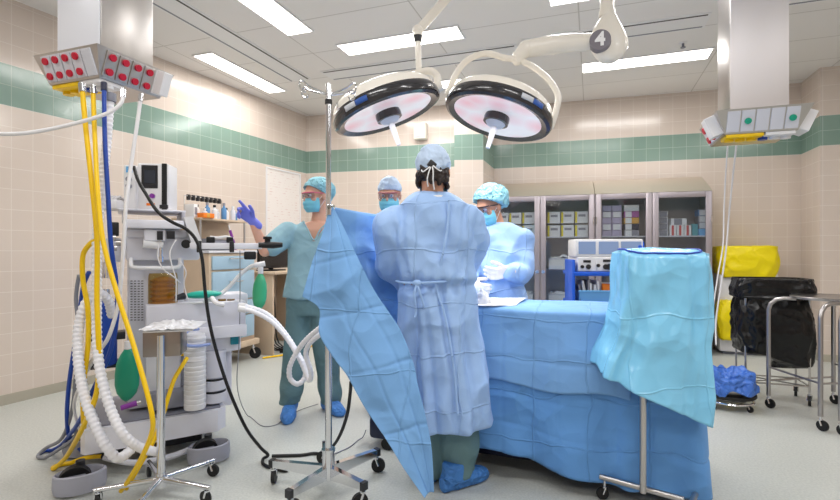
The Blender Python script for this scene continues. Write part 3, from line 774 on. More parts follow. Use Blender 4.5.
for a in (200, 275, 345, 55, 130):
    d = V((math.cos(R(a)+YAW), math.sin(R(a)+YAW), 0)); L = .27
    lg = MB().tube([sz(.085)+d*.01, sz(.075)+d*L], .012, 10, radii=[.015, .011]).build('leg', M['chrome'], st)
    caster(lg, sz(0)+d*(L-.015)+V((0, 0, .075)), .03, ang=random.uniform(0, 6))
# ================================================================ operating table
ot = thing('operating_table', 'operating table hidden under blue drapes, its dark base showing below the hem', 'operating table', (-.45, 2.74, 0))
MB().box((-.83, 2.52, .76), (.4, 2.98, .83), .02).build('table_pad', M['black'], ot)
MB().box((-.83, 2.53, .71), (.4, 2.97, .76), .006).build('table_frame', M['steel'], ot)
MB().box((-.75, 2.6, .12), (-.4, 2.9, .71), .02).build('column', M['navy'], ot)
MB().box((-1.24, 2.58, .05), (.0, 2.94, .19), .03).build('base', M['navy'], ot)
for x in (-1.12, -.1):
    for y in (2.6, 2.92): MB().cyl((x, y-.02, .035), (x, y+.02, .035), .035).build('wheel', M['black'], ot)
def perim(u, x0, x1, y0, y1, r):
    """rounded rectangle walked anticlockwise starting at the front left; returns point and outward normal"""
    segs = [('l', (x0+r, y0), (x1-r, y0), (0, -1)), ('c', (x1-r, y0+r), -90), ('l', (x1, y0+r), (x1, y1-r), (1, 0)), ('c', (x1-r, y1-r), 0),
            ('l', (x1-r, y1), (x0+r, y1), (0, 1)), ('c', (x0+r, y1-r), 90), ('l', (x0, y1-r), (x0, y0+r), (-1, 0)), ('c', (x0+r, y0+r), 180)]
    lens = [math.dist(s[1], s[2]) if s[0] == 'l' else math.pi*r/2 for s in segs]; tot = sum(lens); d = (u % 1.0)*tot
    for s, l in zip(segs, lens):
        if d <= l:
            t = d/l
            if s[0] == 'l': return V((s[1][0]+(s[2][0]-s[1][0])*t, s[1][1]+(s[2][1]-s[1][1])*t, 0)), V((s[3][0], s[3][1], 0)), tot
            a = R(s[2]+90*t); n = V((math.cos(a), math.sin(a), 0)); return V((s[1][0], s[1][1], 0))+n*r, n, tot
        d -= l
    return V((x0, y0, 0)), V((0, -1, 0)), tot
def fold(z, c, w, a): return a*math.exp(-((z-c)/w)**2)
def drape_fn(x0, x1, y0, y1, zt, zbfun, off, seed, vtop=.28, flare=.05):
    cx, cy = (x0+x1)/2, (y0+y1)/2
    def f(u, v):
        p, n, tot = perim(u, x0, x1, y0, y1, .07)
        if v < vtop:
            t = v/vtop; q = V((cx, cy, 0)).lerp(p, t)
            if t < .999: q = V((max(x0+.07, min(x1-.07, cx))+(p.x-cx)*t, cy+(p.y-cy)*t, 0))
            edge = max(0, (t-.9)/.1)
            return V((q.x, q.y, zt+off + .010*nz((q.x*3, q.y*3, seed), 1.4) - .016*edge*edge))
        t = (v-vtop)/(1-vtop); zb_ = zbfun(p); z = zt-.016 + (zb_-zt+.016)*t + off*.3
        s = u*tot
        fl_ = flare*t**1.1
        w = .045*t*math.sin(s*7.3+seed+1.3*math.sin(s*2.1)) + .022*t*math.sin(s*17+2*seed+z*2)
        w += .02*nz((s*2.2, z*2.6, seed), 1.2)*min(1, t*3) + .012*ridge((s*1.6, z*1.8, seed+4), 1.5)*min(1, t*4)
        for k in (.3, .56, .78): w -= fold(t, k, .012, .008)
        w += .09*t*math.exp(-((s-1.22)/.05)**2) + .05*t*math.exp(-((s-.95)/.05)**2) - .03*t*math.exp(-((s-1.03)/.03)**2) + .03*t*math.exp(-((s-.42)/.06)**2)
        for k in range(-8, 9):
            w -= .005*math.exp(-((s-.36-k*.27)/.008)**2)
        return V((p.x, p.y, z)) + n*(off + .012 + fl_ + w*.75)
    return f
def zb_main(p):
    x = p.x
    base = .13 if x < -.3 else .13-.085*min(1, (x+.3)/.45)
    if x > .38: base = .06
    return base + .015*math.sin(x*9)
b = MB().grid(300, 84, drape_fn(-.86, .45, 2.5, 3.0, .842, zb_main, .004, 1.0), closeu=True)
dr = b.build('table_drape', M['drape'], None, 180, thick=.003)
single(dr, 'big blue drape hanging over the operating table almost to the floor', 'surgical drape')
# lighter overlay sheet covering top and the upper part of the front
def overlay(u, v):
    x = -.62+.78*u; zt = .858; L = [.44, .08, .44]
    x += .01*math.sin(v*9)
    s = v*1.0
    if s < .5:   # top: from the far side to the front edge
        y = 2.96-.48*(s/.5); z = zt+.010*nz((x*3, y*3, 1.0), 1.4)
        e = max(0, (s/.5-.9)/.1); return V((x, y, z+.006-.014*e*e))
    t = (s-.5)/.5; zb_ = .50 - .035*u + .012*math.sin(u*9)
    z = zt-.012+(zb_-zt+.012)*t
    tt = min(1, (.842-z)/.72)
    f = drape_fn(-.86, .45, 2.5, 3.0, .842, zb_main, .004, 1.0)
    su = (x+.86-.07)/(perim(0, -.86, .45, 2.5, 3.0, .07)[2])
    vv = .28+.72*max(0, (.826-z)/(.826-zb_main(V((x, 2.5, 0)))))
    p = f(su, min(1, vv))
    return V((p.x, min(p.y, 2.486)-.009-.006*t, z))
b = MB().grid(90, 70, overlay)
single(b.build('overlay_drape', M['drape2'], None, 180, thick=.003), 'paler blue sheet laid over the middle of the draped operating table', 'surgical drape')
# white towel on the top
wt = [at(477, 309, 2.5), at(516, 314, 2.52), at(527, 297, 2.9), at(478, 293, 2.9)]
def towel(u, v):
    a = wt[0].lerp(wt[1], u); c = wt[3].lerp(wt[2], u); p = a.lerp(c, v)
    return V((p.x, max(2.475, p.y), .872+.005*nz((u*3, v*3, 2))+.006*math.sin(v*3)))
single(MB().grid(24, 16, towel).build('towel', M['wcloth'], None, 180, thick=.004), 'white folded towel on the draped operating table in front of the woman in glasses', 'towel')
# ================================================================ turquoise covered stand
ms = thing('instrument_stand', 'wheeled steel stand fully hooded in turquoise plastic beside the operating table', 'stand', c2r((643-420)/F*2.12, 2.12, 0))
pb_ = c2r((643-420)/F*2.12, 2.12, 0)
MB().tube([pb_+V((0, 0, .1)), pb_+V((0, 0, 1.1))], .014, 12).build('pole', M['steel'], ms)
f0 = at(600, 478.5, 2.27); f0.z = .1; f1 = at(684, 501, 2.06); f1.z = .1
MB().tube([f0, f1], .013, 12).build('foot', M['steel'], ms)
g1 = at(703, 482, 2.33); g1.z = .08; g0 = f1 + V((.0, .0, -.01))
MB().tube([g1, at(690, 505, 2.12).lerp(g1, 0)*0 + V((f1.x+.02, f1.y-.02, .08))], .013, 12).build('foot', M['steel'], ms)
for p in (f0+(f1-f0)*.06, f0+(f1-f0)*.97, g1): caster(ms, V((p.x, p.y, .09)), .028, ang=R(200))
MB().box((-.08, -.045, 1.07), (.08, .045, 1.09), .01, M=place((pb_.x+.02, pb_.y+.05, 0), Matrix.Rotation(R(-1), 4, 'Z'))).build('tray', M['steel'], ms, 30)
tc_ = at(658, 252, 2.16)
HL = [(1.16, -.14), (1.151, -.142), (1.073, -.148), (.943, -.155), (.814, -.17), (.749, -.192), (.684, -.222), (.606, -.24), (.5, -.24), (.39, -.22)]
HR = [(1.16, .205), (1.151, .21), (1.073, .218), (.943, .22), (.814, .228), (.684, .222), (.5, .212), (.39, .205)]
def interp(T, z):
    for (z0, a0), (z1, a1) in zip(T, T[1:]):
        if z >= z1: t = max(0, min(1, (z0-z)/(z0-z1))); return a0+(a1-a0)*t
    return T[-1][1]
hx_ = (655-420)/F*2.1 + .032
hc_ = c2r(hx_, 2.2)
def hood(u, v):
    a = 2*math.pi*u; pw = 2.0/4.5; ca, sa = math.cos(a), math.sin(a)
    ex = math.copysign(abs(ca)**pw, ca); ey = math.copysign(abs(sa)**pw, sa)
    xd, yd = rdir(1, -.06).normalized(), rdir(.06, 1).normalized(); front = max(0, -sa)
    if v < .16:
        t = v/.16; z = 1.162 + .008*(1-t) - .012*max(0, (t-.8)/.2)**2 - .02*front*t; lo, hi = interp(HL, 1.15), interp(HR, 1.15); k = t
    else:
        t = (v-.16)/.84; zb_ = .505 - .105*ex + (.02 if sa > 0 else 0); z = 1.15-.02*front + (zb_-1.15+.02*front)*t
        lo, hi = interp(HL, z), interp(HR, z); k = 1
    w = (.012*nz((ex*2, ey*2+z*1.2, z*3), 1.6) + .010*ridge((ex*2, ey*2, z*2.2), 1.5, 5) + .008*v*math.sin(a*7+1.5*z)) if v > .16 else 0
    x = (lo+hi)/2*k + ex*((hi-lo)/2*k + w); y = ey*((.115 + (.05*(v-.16) if v > .16 else 0))*k + w*1.6)
    return hc_ + xd*x + yd*y + V((0, 0, z + .004*nz((ex*3, ey*3, v*4), 2)))
MB().grid(120, 80, hood, closeu=True).build('plastic_cover', M['turq'], ms, 180, thick=.002)
MB().tube([hood(k/60, .145)+V((0, 0, .004)) for k in range(60)], .0045, 6, closed=True).build('cover_seam', mat('dark_blue_seam', (52, 84, 190), .4), ms)
# ================================================================ blue equipment cart
cc = at(600, 300, 4.2); cc.z = 0
ct = thing('equipment_cart', 'royal blue plastic trolley behind the operating table carrying monitors', 'cart', cc, YAW-R(4))
W2 = .27
for sx in (-1, 1):
    MB().box((sx*W2-.013, -.2, .08), (sx*W2+.013, .08, 1.08 if sx < 0 else 1.2), .01).build('side_post', M['cart_blue'], ct, world=False)
for z in (.2, .69, .945):
    MB().box((-W2, -.21, z), (W2, .21, z+.035), .008).build('shelf', M['cart_blue'], ct, world=False)
for sx in (-1, 1):
    for sy in (-.16, .17): MB().cyl((sx*W2, sy-.015, .045), (sx*W2, sy+.015, .045), .045).box((sx*W2-.01, sy-.01, .06), (sx*W2+.01, sy+.01, .1)).build('caster', M['black'], ct, world=False)
esu = thing('electrosurgical_unit', 'white electrosurgical unit with dark knobs on the blue trolley shelf', 'medical device', cc+V((0, 0, .981)), YAW-R(4))
MB().box((-.235, -.18, 0), (.235, .16, .12), .008).build('case', M['white'], esu, world=False)
for x0, x1 in ((-.235, -.09), (-.085, .12), (.125, .23)): MB().box((x0+.004, -.185, .006), (x1, -.178, .114), .002).build('front_panel', M['white'], esu, 0, world=False)
for x, z, wx, wz in ((-.16, .085, .03, .01), (.0, .09, .03, .01), (.18, .085, .03, .01), (.18, .04, .03, .008)): MB().box((x-wx, -.19, z-wz), (x+wx, -.184, z+wz)).build('display', M['dark'], esu, 0, world=False)
for x, z, r_ in ((-.2, .04, .014), (-.15, .04, .02), (.02, .04, .026), (-.01, .04, .022), (-.07, .05, .014)): MB().cyl((x, -.2, z), (x, -.182, z), r_, seg=16).build('socket' if r_ > .02 else 'knob', M['dark'], esu, world=False)
mo = thing('monitor', 'white triple screen monitor standing on the electrosurgical unit', 'monitor', cc+V((.0, 0, 1.101)), YAW-R(4))
MB().box((-.25, -.17, .0), (.3, .1, .15), .012).build('case', M['white'], mo, world=False)
MB().box((.24, -.16, -.02), (.32, .12, .135), .02).build('end_cap', M['cart_blue'], mo, world=False)
for x0, x1 in ((-.225, -.085), (-.06, .1), (.12, .285)): MB().box((x0, -.176, .025), (x1, -.169, .13), .003).build('screen', M['screen'], mo, 0, world=False)
bn = thing('storage_bin', 'light blue open bin of papers on the lower shelf of the blue trolley', 'bin', cc+V((0, 0, .726)), YAW-R(4))
b = MB()
b.prism([(-.2, -.17, 0), (.18, -.17, 0), (.2, -.18, .09), (-.225, -.18, .09)], (0, .008, 0)); b.box((-.2, -.17, 0), (.18, .12, .008)); b.box((-.22, .112, 0), (.2, .12, .09)); b.box((-.22, -.17, 0), (-.21, .12, .09)); b.box((.19, -.17, 0), (.2, .12, .09))
b.build('tub', M['bin_blue'], bn, 20, world=False); MB().box((-.23, -.19, .085), (.207, -.18, .1), .003).build('rim', M['bin_blue'], bn, world=False)
Mb_ = wmat(bn)
for i in range(9):
    x = -.2+i*.018; an = R(random.uniform(-12, 6)); hh = random.uniform(.14, .185)
    o = MB().box((0, -.168, .01), (.014, .06, hh), 0, M=Mb_ @ Matrix.Translation((x, 0, 0)) @ Matrix.Rotation(an, 4, 'Y')).build('paper_packet', M['card_w'] if i % 3 else M['card_k'], None, 0)
    single(o, ('white' if i % 3 else 'grey') + ' paper packet standing in the light blue bin, %s from the left' % (ordn+['eighth', 'ninth'])[i], 'packet', 'paper packets in the blue bin')
for i in range(3):
    o = MB().box((-.0, -.166+i*.03, .01), (.17, -.158+i*.03, .14+i*.012), 0, M=Mb_ @ Matrix.Translation((-.03, 0, 0)) @ Matrix.Rotation(R(2), 4, 'Y')).build('paper_packet', M['orange'] if i < 2 else M['card_w'], None, 0)
    single(o, ('orange card packet at the front of the blue bin', 'orange card packet behind the front one in the blue bin', 'white card packet behind the orange ones in the blue bin')[i], 'packet', 'paper packets in the blue bin')
# ================================================================ yellow lined bin
yb = thing('waste_bin', 'white two level waste bin with yellow bags against the back wall', 'waste bin', (1.62, 6.35, 0))
MB().box((1.34, 6.22, .03), (1.9, 6.52, .9), .02).build('body', M['white'], yb)
MB().box((1.38, 6.26, .0), (1.86, 6.48, .04), .01).build('plinth', M['midgrey'], yb)
def ybag(x0, x1, y0, y1, zt, zb_, seed, nm):
    cx, cy = (x0+x1)/2, (y0+y1)/2
    def f(u, v):
        a = 2*math.pi*u; pw = 2/5.0
        ex = math.copysign(abs(math.cos(a))**pw, math.cos(a)); ey = math.copysign(abs(math.sin(a))**pw, math.sin(a))
        if v < .2: t = v/.2; return V((cx+ex*(x1-x0)/2*t*.96, cy+ey*(y1-y0)/2*t*.96, zt-.01+.02*t+.015*nz((ex*2*t, ey*2*t, seed), 2)))
        t = (v-.2)/.8; w = .018*nz((ex*3, ey*3+seed, t*3), 1.2)+.025*math.sin(math.pi*t)
        k = 1-.10*t**3
        return V((cx+ex*((x1-x0)/2+w)*k, cy+ey*((y1-y0)/2+w), zt+(zb_-zt)*t+.02*nz((ex*2, ey*2, seed+t), 1.5)*t))
    MB().grid(72, 30, f, closeu=True).build(nm, M['ybag'], yb, 180, thick=.003)
ybag(1.33, 1.89, 6.16, 6.54, 1.2, .86, 1, 'yellow_bag')
ybag(1.33, 1.66, 6.15, 6.3, .6, .17, 5, 'yellow_bag')
# ================================================================ black bag hamper
hx0, hx1, hy0, hy1 = 1.12, 1.53, 4.38, 4.64
hm = thing('bag_hamper', 'thin steel wheeled hamper holding a black bin liner', 'waste bin', ((hx0+hx1)/2, (hy0+hy1)/2, 0))
for x in (hx0, hx1):
    for y in (hy0, hy1):
        MB().tube([(x, y, .09), (x, y, .92)], .008, 8).build('leg', M['steel'], hm)
        caster(hm, V((x, y, .1)), .038, ang=R(250))
MB().tube([(hx0, hy0, .92), (hx1, hy0, .92), (hx1, hy1, .92), (hx0, hy1, .92)], .008, 8, closed=True).build('top_ring', M['steel'], hm)
for z in (.14,):
    MB().tube([(hx0, hy0, z), (hx1, hy0, z), (hx1, hy1, z), (hx0, hy1, z)], .006, 8, closed=True).tube([(hx0, hy0, z), (hx1, hy1, z)], .005, 6).tube([(hx1, hy0, z), (hx0, hy1, z)], .005, 6).build('lower_frame', M['steel'], hm)
def bbag(u, v):
    a = 2*math.pi*u; pw = 2/5.0; cx, cy = (hx0+hx1)/2+.0, (hy0+hy1)/2
    ex = math.copysign(abs(math.cos(a))**pw, math.cos(a)); ey = math.copysign(abs(math.sin(a))**pw, math.sin(a))
    X, Y = (hx1-hx0)/2, (hy1-hy0)/2
    if v < .1:      # inner
        t = v/.1; return V((cx+ex*(X-.02), cy+ey*(Y-.02), .6+.335*t))
    if v < .3:      # cuff folded over the rim
        t = (v-.1)/.2; w = .012*nz((ex*5, ey*5, t*2), 1.5)
        return V((cx+ex*(X+.035+w+.03*math.sin(t*math.pi*.5)), cy+ey*(Y+.03+w), .94-.15*t))
    if v < .34:
        t = (v-.3)/.04; return V((cx+ex*(X+.055-.05*t), cy+ey*(Y+.05-.035*t), .79+.0*t))
    t = (v-.34)/.66; w = .025*nz((ex*2.5, ey*2.5, t*2.5), 1.3) + .03*math.sin(math.pi*t) + .01*ridge((ex*2, ey*2, t*3), 2)
    zb_ = .33 + (.0 if ex > -.2 else .03)
    if t > .93: s = (t-.93)/.07; return V((cx+ex*(X+.02)*(1-s), cy+ey*(Y+.02)*(1-s), zb_-.03*math.sin(s*1.5)-.06*max(0, ex)))
    return V((cx+ex*(X+.015+w), cy+ey*(Y+.015+w), .79+(zb_-.79)*(t/.93)-.06*max(0, ex)*t))
MB().grid(96, 70, bbag, closeu=True).build('black_liner', M['bblack'], hm, 180, thick=.002)
# ================================================================ kick bucket
kb = at(728, 400, 3.6); kb.z = 0
kt = thing('kick_bucket', 'low wheeled kick bucket with a crumpled blue liner beside the turquoise stand', 'bucket', kb)
def kz(x, y, z): return kb+V((x, y, z))
MB().lathe([(.12, .06), (.135, .07), (.15, .2), (.155, .21), (.145, .21), (.13, .08), (0, .075)], place(kb)).build('pail', M['steel'], kt)
MB().tube([kz(.165*math.cos(a), .165*math.sin(a), .1) for a in [2*math.pi*k/32 for k in range(32)]], .016, 10, closed=True).build('bumper', M['black'], kt)
MB().tube([kz(.16*math.cos(a), .16*math.sin(a), .055) for a in [2*math.pi*k/32 for k in range(32)]], .009, 8, closed=True).build('ring_frame', M['chrome'], kt)
for k in range(4):
    a = R(45+90*k); caster(kt, kz(.15*math.cos(a), .15*math.sin(a), .06), .022, ang=a)
def liner(u, v):
    a = 2*math.pi*u
    if v < .45: t = v/.45; r_ = .04+.1*t; z = .19+.07*t
    else: t = (v-.45)/.55; r_ = .14+.035*math.sin(t*math.pi*.6)+.012*t; z = .265-.14*t+.02*math.sin(t*math.pi)
    n_ = .05*nz((math.cos(a)*1.6, math.sin(a)*1.6, v*2.5), 1.8)
    return kz(math.cos(a)*(r_+n_*.5), math.sin(a)*(r_+n_*.5), z+n_*.9+.012*math.sin(a*6+v*5))
MB().grid(80, 36, liner, closeu=True).build('blue_liner', M['bagblue'], kt, 180, thick=.003)
# ================================================================ tubular steel ring stand
rs = thing('ring_stand', 'tubular steel double basin stand on wheels, cut by the right edge of the picture', 'basin stand', (1.75, 4.0, 0))
M['tube'] = mat('satin_tube', (176, 172, 172), .28, 1.0)
def bentleg(foot, top, towards, r=.0145):
    foot = V(foot); tw = V(towards); d = V((tw.x-foot.x, tw.y-foot.y, 0)).normalized()
    P = [V((foot.x, foot.y, .09)), V((foot.x, foot.y, top-.09))] + [V((foot.x, foot.y, top-.09)) + d*.09*(1-math.cos(a)) + V((0, 0, .09*math.sin(a))) for a in (R(30), R(60), R(90))] + [V((tw.x, tw.y, top))]
    lg = MB().tube(P, r, 12).build('leg', M['tube'], rs)
    caster(lg, V((foot.x, foot.y, .09)), .034, ang=R(-50)); return lg
L1 = at(768.5, 400, 3.57); L2 = at(820.5, 425, 3.12); L3 = at(840, 430, 3.04)
c1 = V((1.58, 4.13, 0)); 
for ft, tw in ((L1, c1+V((-.2, .05, 0))), (L2, c1+V((.02, -.16, 0))), (V((1.72, 4.5, 0)), c1+V((.1, .25, 0))), (V((1.98, 4.05, 0)), c1+V((.25, -.05, 0)))):
    bentleg((ft.x, ft.y, 0), .81, tw)
MB().lathe([(.2, .0), (.24, .005), (.245, .018), (.235, .024), (.2, .018), (.0, .012)], place((c1.x, c1.y, .815)), 40).build('ring', M['tube'], rs)
c2_ = V((1.85, 3.85, 0))
bentleg((L3.x+.005, L3.y, 0), .80, c2_+V((-.12, .0, 0)))
bentleg((2.2, 3.7, 0), .80, c2_+V((.12, .0, 0)))
MB().lathe([(.16, .0), (.2, .005), (.205, .018), (.16, .018), (.0, .012)], place((c2_.x+.02, c2_.y, .802)), 40).build('ring', M['tube'], rs)
b = MB()
for p, q, z in ((L1, L2, .3), (L1, V((1.72, 4.5, 0)), .2), (L2, V((1.98, 4.05, 0)), .3), (V((1.72, 4.5, 0)), V((1.98, 4.05, 0)), .3)): b.tube([V((p.x, p.y, z)), V((q.x, q.y, z))], .007, 8)
b.build('stretcher', M['tube'], rs)
# ================================================================ anesthesia machine (local frame: x along its front, y away from the viewer)
AX = V((.85, .527)); BX = V((-.527, .85)); OC = V((-1.672, 2.42))
org = c2r(OC.x, OC.y, 0); AROT = YAW + math.atan2(.527, .85)
am = thing('anesthesia_machine', 'grey anesthesia machine on shrouded wheels below the socket pendant', 'medical machine', org, AROT)
def ml(px, py, ly):
    r = (px-420)/F
    lx = (r*(OC.y+ly*BX.y) - OC.x - ly*BX.x)/(AX.x - r*AX.y)
    D = OC.y + lx*AX.y + ly*BX.y
    return V((lx, ly, EYE+(HZ-py)/F*D))
def mbox(px0, py0, px1, py1, ly, d, m, nm, bev=.006, parent=None):
    a = ml(px0, py0, ly); b = ml(px1, py1, ly); c = ml(px1, py0, ly); z1 = a.z; z0 = b.z
    return MB().box((a.x, ly, min(z0, z1)), (b.x, ly+d, max(z0, z1)), bev).build(nm, m, parent or am, 30, world=False)
M['lav'] = mat('lavender_grey_enamel', (222, 222, 232), .35, coat=.2)
M['lav2'] = mat('pale_lavender_plastic', (234, 234, 242), .38)
M['perf'] = mat('grey_side_panel', (204, 205, 215), .42)
# base deck
b = MB(); b.prism([(-.02, .03, .135), (.0, 0, .135), (.62, 0, .135), (.67, .05, .135), (.67, .6, .135), (-.05, .6, .135)], (0, 0, .12)); b.build('base', M['lav2'], am, 20, world=False)
MB().box((0.02, .03, .255), (.64, .56, .268), .004).build('base_top', M['midgrey'], am, world=False)
b = MB(); b.tube(spline([(.08, .05, .09), (.2, -.02, .06), (.33, -.035, .055), (.45, -.01, .06), (.56, .05, .08)], 6), .016, 8); b.build('foot_bar', M['grey'], am, world=False)
MB().box((.1, .08, .07), (.55, .5, .135), .01).build('undercarriage', M['dark'], am, world=False)
for i, (px, py) in enumerate(((80, 480), (209, 450))):
    q = c2r(((px-420)/F)*(2.33, 2.66)[i], (2.33, 2.66)[i], 0) - org; q = Matrix.Rotation(-AROT, 3, 'Z') @ q
    for dy in (0, .5):
        bb = MB(); cx, cy = q.x, q.y+dy; n = 40
        prof = [(1.0, .012), (1.05, .04), (1.02, .095), (.94, .1), (.88, .085), (.86, .02), (1.0, .012)]
        vs = []; fs = []
        for (k, z) in prof:
            for j in range(n):
                a = 2*math.pi*j/n; vs.append(V((cx+.105*k*math.cos(a), cy+.07*k*math.sin(a), z)))
        for r_ in range(len(prof)-1):
            for j in range(n): fs.append([r_*n+j, r_*n+(j+1) % n, (r_+1)*n+(j+1) % n, (r_+1)*n+j])
        bb.add(vs, fs); g = bb.build('wheel_guard', M['guard'], am, 30, world=False)
        MB().cyl((cx-.02, cy-.018, .062), (cx-.02, cy+.018, .066), .066, seg=24).build('wheel', M['black'], g, world=False)
        MB().cyl((cx-.02, cy-.021, .062), (cx-.02, cy+.021, .062), .05, seg=24).build('hubcap', M['guard'], g, world=False)
        MB().cyl((cx, cy+.03, .05), (cx, cy+.03, .14), .02).build('stem', M['dark'], g, world=False)
# cabinet body
mbox(128, 238, 184, 402, .16, .36, M['perf'], 'cabinet_body', .012)
mbox(146, 331, 181, 400, .13, .06, M['lav2'], 'lower_door')
for i in range(4):
    for j in range(15):
        pass
pb2 = MB()
for i in range(4):
    for j in range(16):
        a = ml(131.5+i*3.6, 281+j*2.6, .158); pb2.box((a.x-.005, .1575, a.z-.0022), (a.x+.005, .161, a.z+.0022))
pb2.build('vent_slots', M['dark'], am, 0, world=False)
mbox(126, 236, 200, 260, .1, .42, M['lav'], 'upper_housing', .012)
# white loop handle
h = [ml(*p) for p in ((131, 259, .1), (131, 264, .07), (134, 267.5, .06), (155, 268, .06), (176, 267.5, .06), (180, 264, .07), (180, 259, .1))]
MB().tube(spline(h, 4), .011, 10).build('handle_bar', M['white'], am, world=False)
# upper shelves
mbox(124, 219, 184, 229, .0, .46, M['lav2'], 'shelf', .008)
mbox(127, 229, 187, 238, .08, .4, M['lav'], 'control_fascia', .006)
mbox(118, 208, 186, 212, .05, .42, M['lav2'], 'top_shelf', .006)
for p in ((122, 212), (182, 212)): mbox(p[0], 211, p[0]+3.5, 221, .1, .3, M['grey'], 'shelf_support', .002)
mbox(144, 229, 166, 241, .03, .08, M['lav2'], 'gas_module', .008)
MB().cyl(ml(143, 243, .06), ml(163, 245, .06), .028, .024).build('spotlight', M['white'], am, world=False)
mbox(157, 231, 163, 240, .02, .03, M['dark'], 'display', .002)
mbox(167, 231, 175, 239, .02, .03, M['dark'], 'display', .002)
for px in (110, ): mbox(px, 222, px+9, 236, .14, .08, M['dark'], 'regulator', .006)
for px, py in ((111, 238), (116, 243), (112, 248)): MB().cyl(ml(px, py, .1), ml(px+5, py, .1), .016).build('connector', M['steel'], am, world=False)
mbox(104, 238, 121, 262, .16, .06, M['grey'], 'gas_block', .006)
MB().cyl(ml(107, 278, .1), ml(107, 262, .1), .03, .022).build('valve', M['chrome'], am, world=False)
# angled panel right of the shelves
a, b_, c, d = ml(184, 217, .02), ml(193, 216, .02), ml(203, 245, .02), ml(192, 246, .02)
MB().prism([a, b_, c, d], (0, .12, 0)).build('angled_panel', M['white'], am, 0, world=False)
MB().cyl(ml(186, 244, -.02), ml(186, 244, .06), .024).build('knob', M['black'], am, world=False)
MB().cyl(ml(161, 262, .05), ml(161, 236, .05), .009).cyl(ml(161, 262, .05), ml(161, 256.5, .05), .014).build('post', M['chrome'], am, world=False)
# work surface and drawers
mbox(146, 306, 246, 329, .05, .44, M['lav'], 'work_surface', .008)
mbox(186, 329, 247, 336, .03, .44, M['lav2'], 'pull_out_shelf', .006)
mbox(200, 336, 241, 350, .1, .3, M['lav2'], 'drawer', .008)
mbox(231, 336, 240, 344, .08, .03, mat('teal_plastic', (30, 140, 160), .4), 'latch', .003)
mbox(215, 350, 232, 405, .2, .2, M['lav'], 'pedestal', .01)
# bellows
bl0, bl1 = ml(163, 305, .17), ml(163, 273, .17)
def vert(px, y0, y1, ly): return ml(px, y0, ly), ml(px, y1, ly)
b = MB(); r_ = .075; z0, z1 = bl0.z, bl1.z
pr = [(r_*.86, z0)]
for k in range(5): z = z0+.01+(z1-z0-.05)*k/5; pr += [(r_*.92, z+.004), (r_*.7, z+.014)]
pr += [(r_*.9, z1-.04), (r_*.3, z1-.02), (0, z1-.02)]
b.lathe(pr, Matrix.Translation((bl0.x, bl0.y, 0)), 32); b.build('bellows', mat('dark_amber_rubber', (196, 156, 76), .4), am, 30, world=False)
b = MB(); b.lathe([(r_, z0), (r_, z1-.03), (r_*.98, z1-.012), (r_*.93, z1), (0, z1+.001)], Matrix.Translation((bl0.x, bl0.y, 0)), 36, cap=False); b.build('bellows_dome', glass('amber_dome', (244, 222, 150), .08), am, 40, world=False)
MB().lathe([(r_*1.06, z0-.001), (r_*1.06, z0+.012), (r_*.9, z0+.014)], Matrix.Translation((bl0.x, bl0.y, 0)), 36).build('bellows_base', M['grey'], am, world=False)
# absorber canisters
for k, (px, y0, y1, rr, ly) in enumerate(((195, 408, 334, .056, -.02),)):
    lo, hi = vert(px, y0, y1, ly); b = MB(); pr = [(rr*.95, lo.z)]; n = 15
    for i in range(n):
        z = lo.z+.01+(hi.z-lo.z-.02)*i/n; dz = (hi.z-lo.z-.02)/n
        pr += [(rr, z+dz*.1), (rr, z+dz*.7), (rr*.94, z+dz*.85)]
        if i == 9: pr += [(rr*1.06, z+dz*.9), (rr*1.06, z+dz*1.05)]
    pr += [(rr*.9, hi.z), (0, hi.z+.002)]
    b.lathe(pr, Matrix.Translation((lo.x, lo.y, 0)), 36); b.build('absorber_canister', M['white'], am, 40, world=False)
lo, hi = vert(214, 402, 350, .1)
b = MB(); b.lathe([(.05, lo.z), (.068, lo.z+.01), (.068, lo.z+.06), (.06, lo.z+.065), (.06, lo.z+.075), (.068, lo.z+.08), (.068, lo.z+.13), (.06, lo.z+.135), (.06, lo.z+.15), (.066, lo.z+.155), (.066, hi.z), (0, hi.z)], Matrix.Translation((lo.x, lo.y, 0)), 32); b.build('absorber_housing', M['lav'], am, 30, world=False)
for dz in (.07, .142): MB().lathe([(.0655, lo.z+dz-.006), (.0655, lo.z+dz+.006)], Matrix.Translation((lo.x, lo.y, 0)), 32, cap=False).build('seal_ring', M['dark'], am, world=False)
lp = [ml(*p) for p in ((199, 329, -.04), (188, 331, -.06), (184, 338, -.08), (187, 345, -.09), (198, 346, -.09), (210, 344, -.07))]
MB().tube(spline(lp, 5), .008, 8).build('blue_tube', mat('pale_blue_tube', (150, 170, 225), .4), am, world=False)
mbox(181, 345, 185, 356, .08, .03, M['yellow'], 'latch', .003)
mbox(150, 395, 200, 404, .05, .3, M['midgrey'], 'base_plinth', .004)
# clutter of valves on the work surface, part of the breathing system
mbox(186, 296, 248, 306, .18, .2, M['lav2'], 'breathing_block', .01)
for px in (222, 231): MB().cyl(ml(px, 306, .12), ml(px, 299, .12), .022).build('valve_dome', M['amber'], am, world=False)
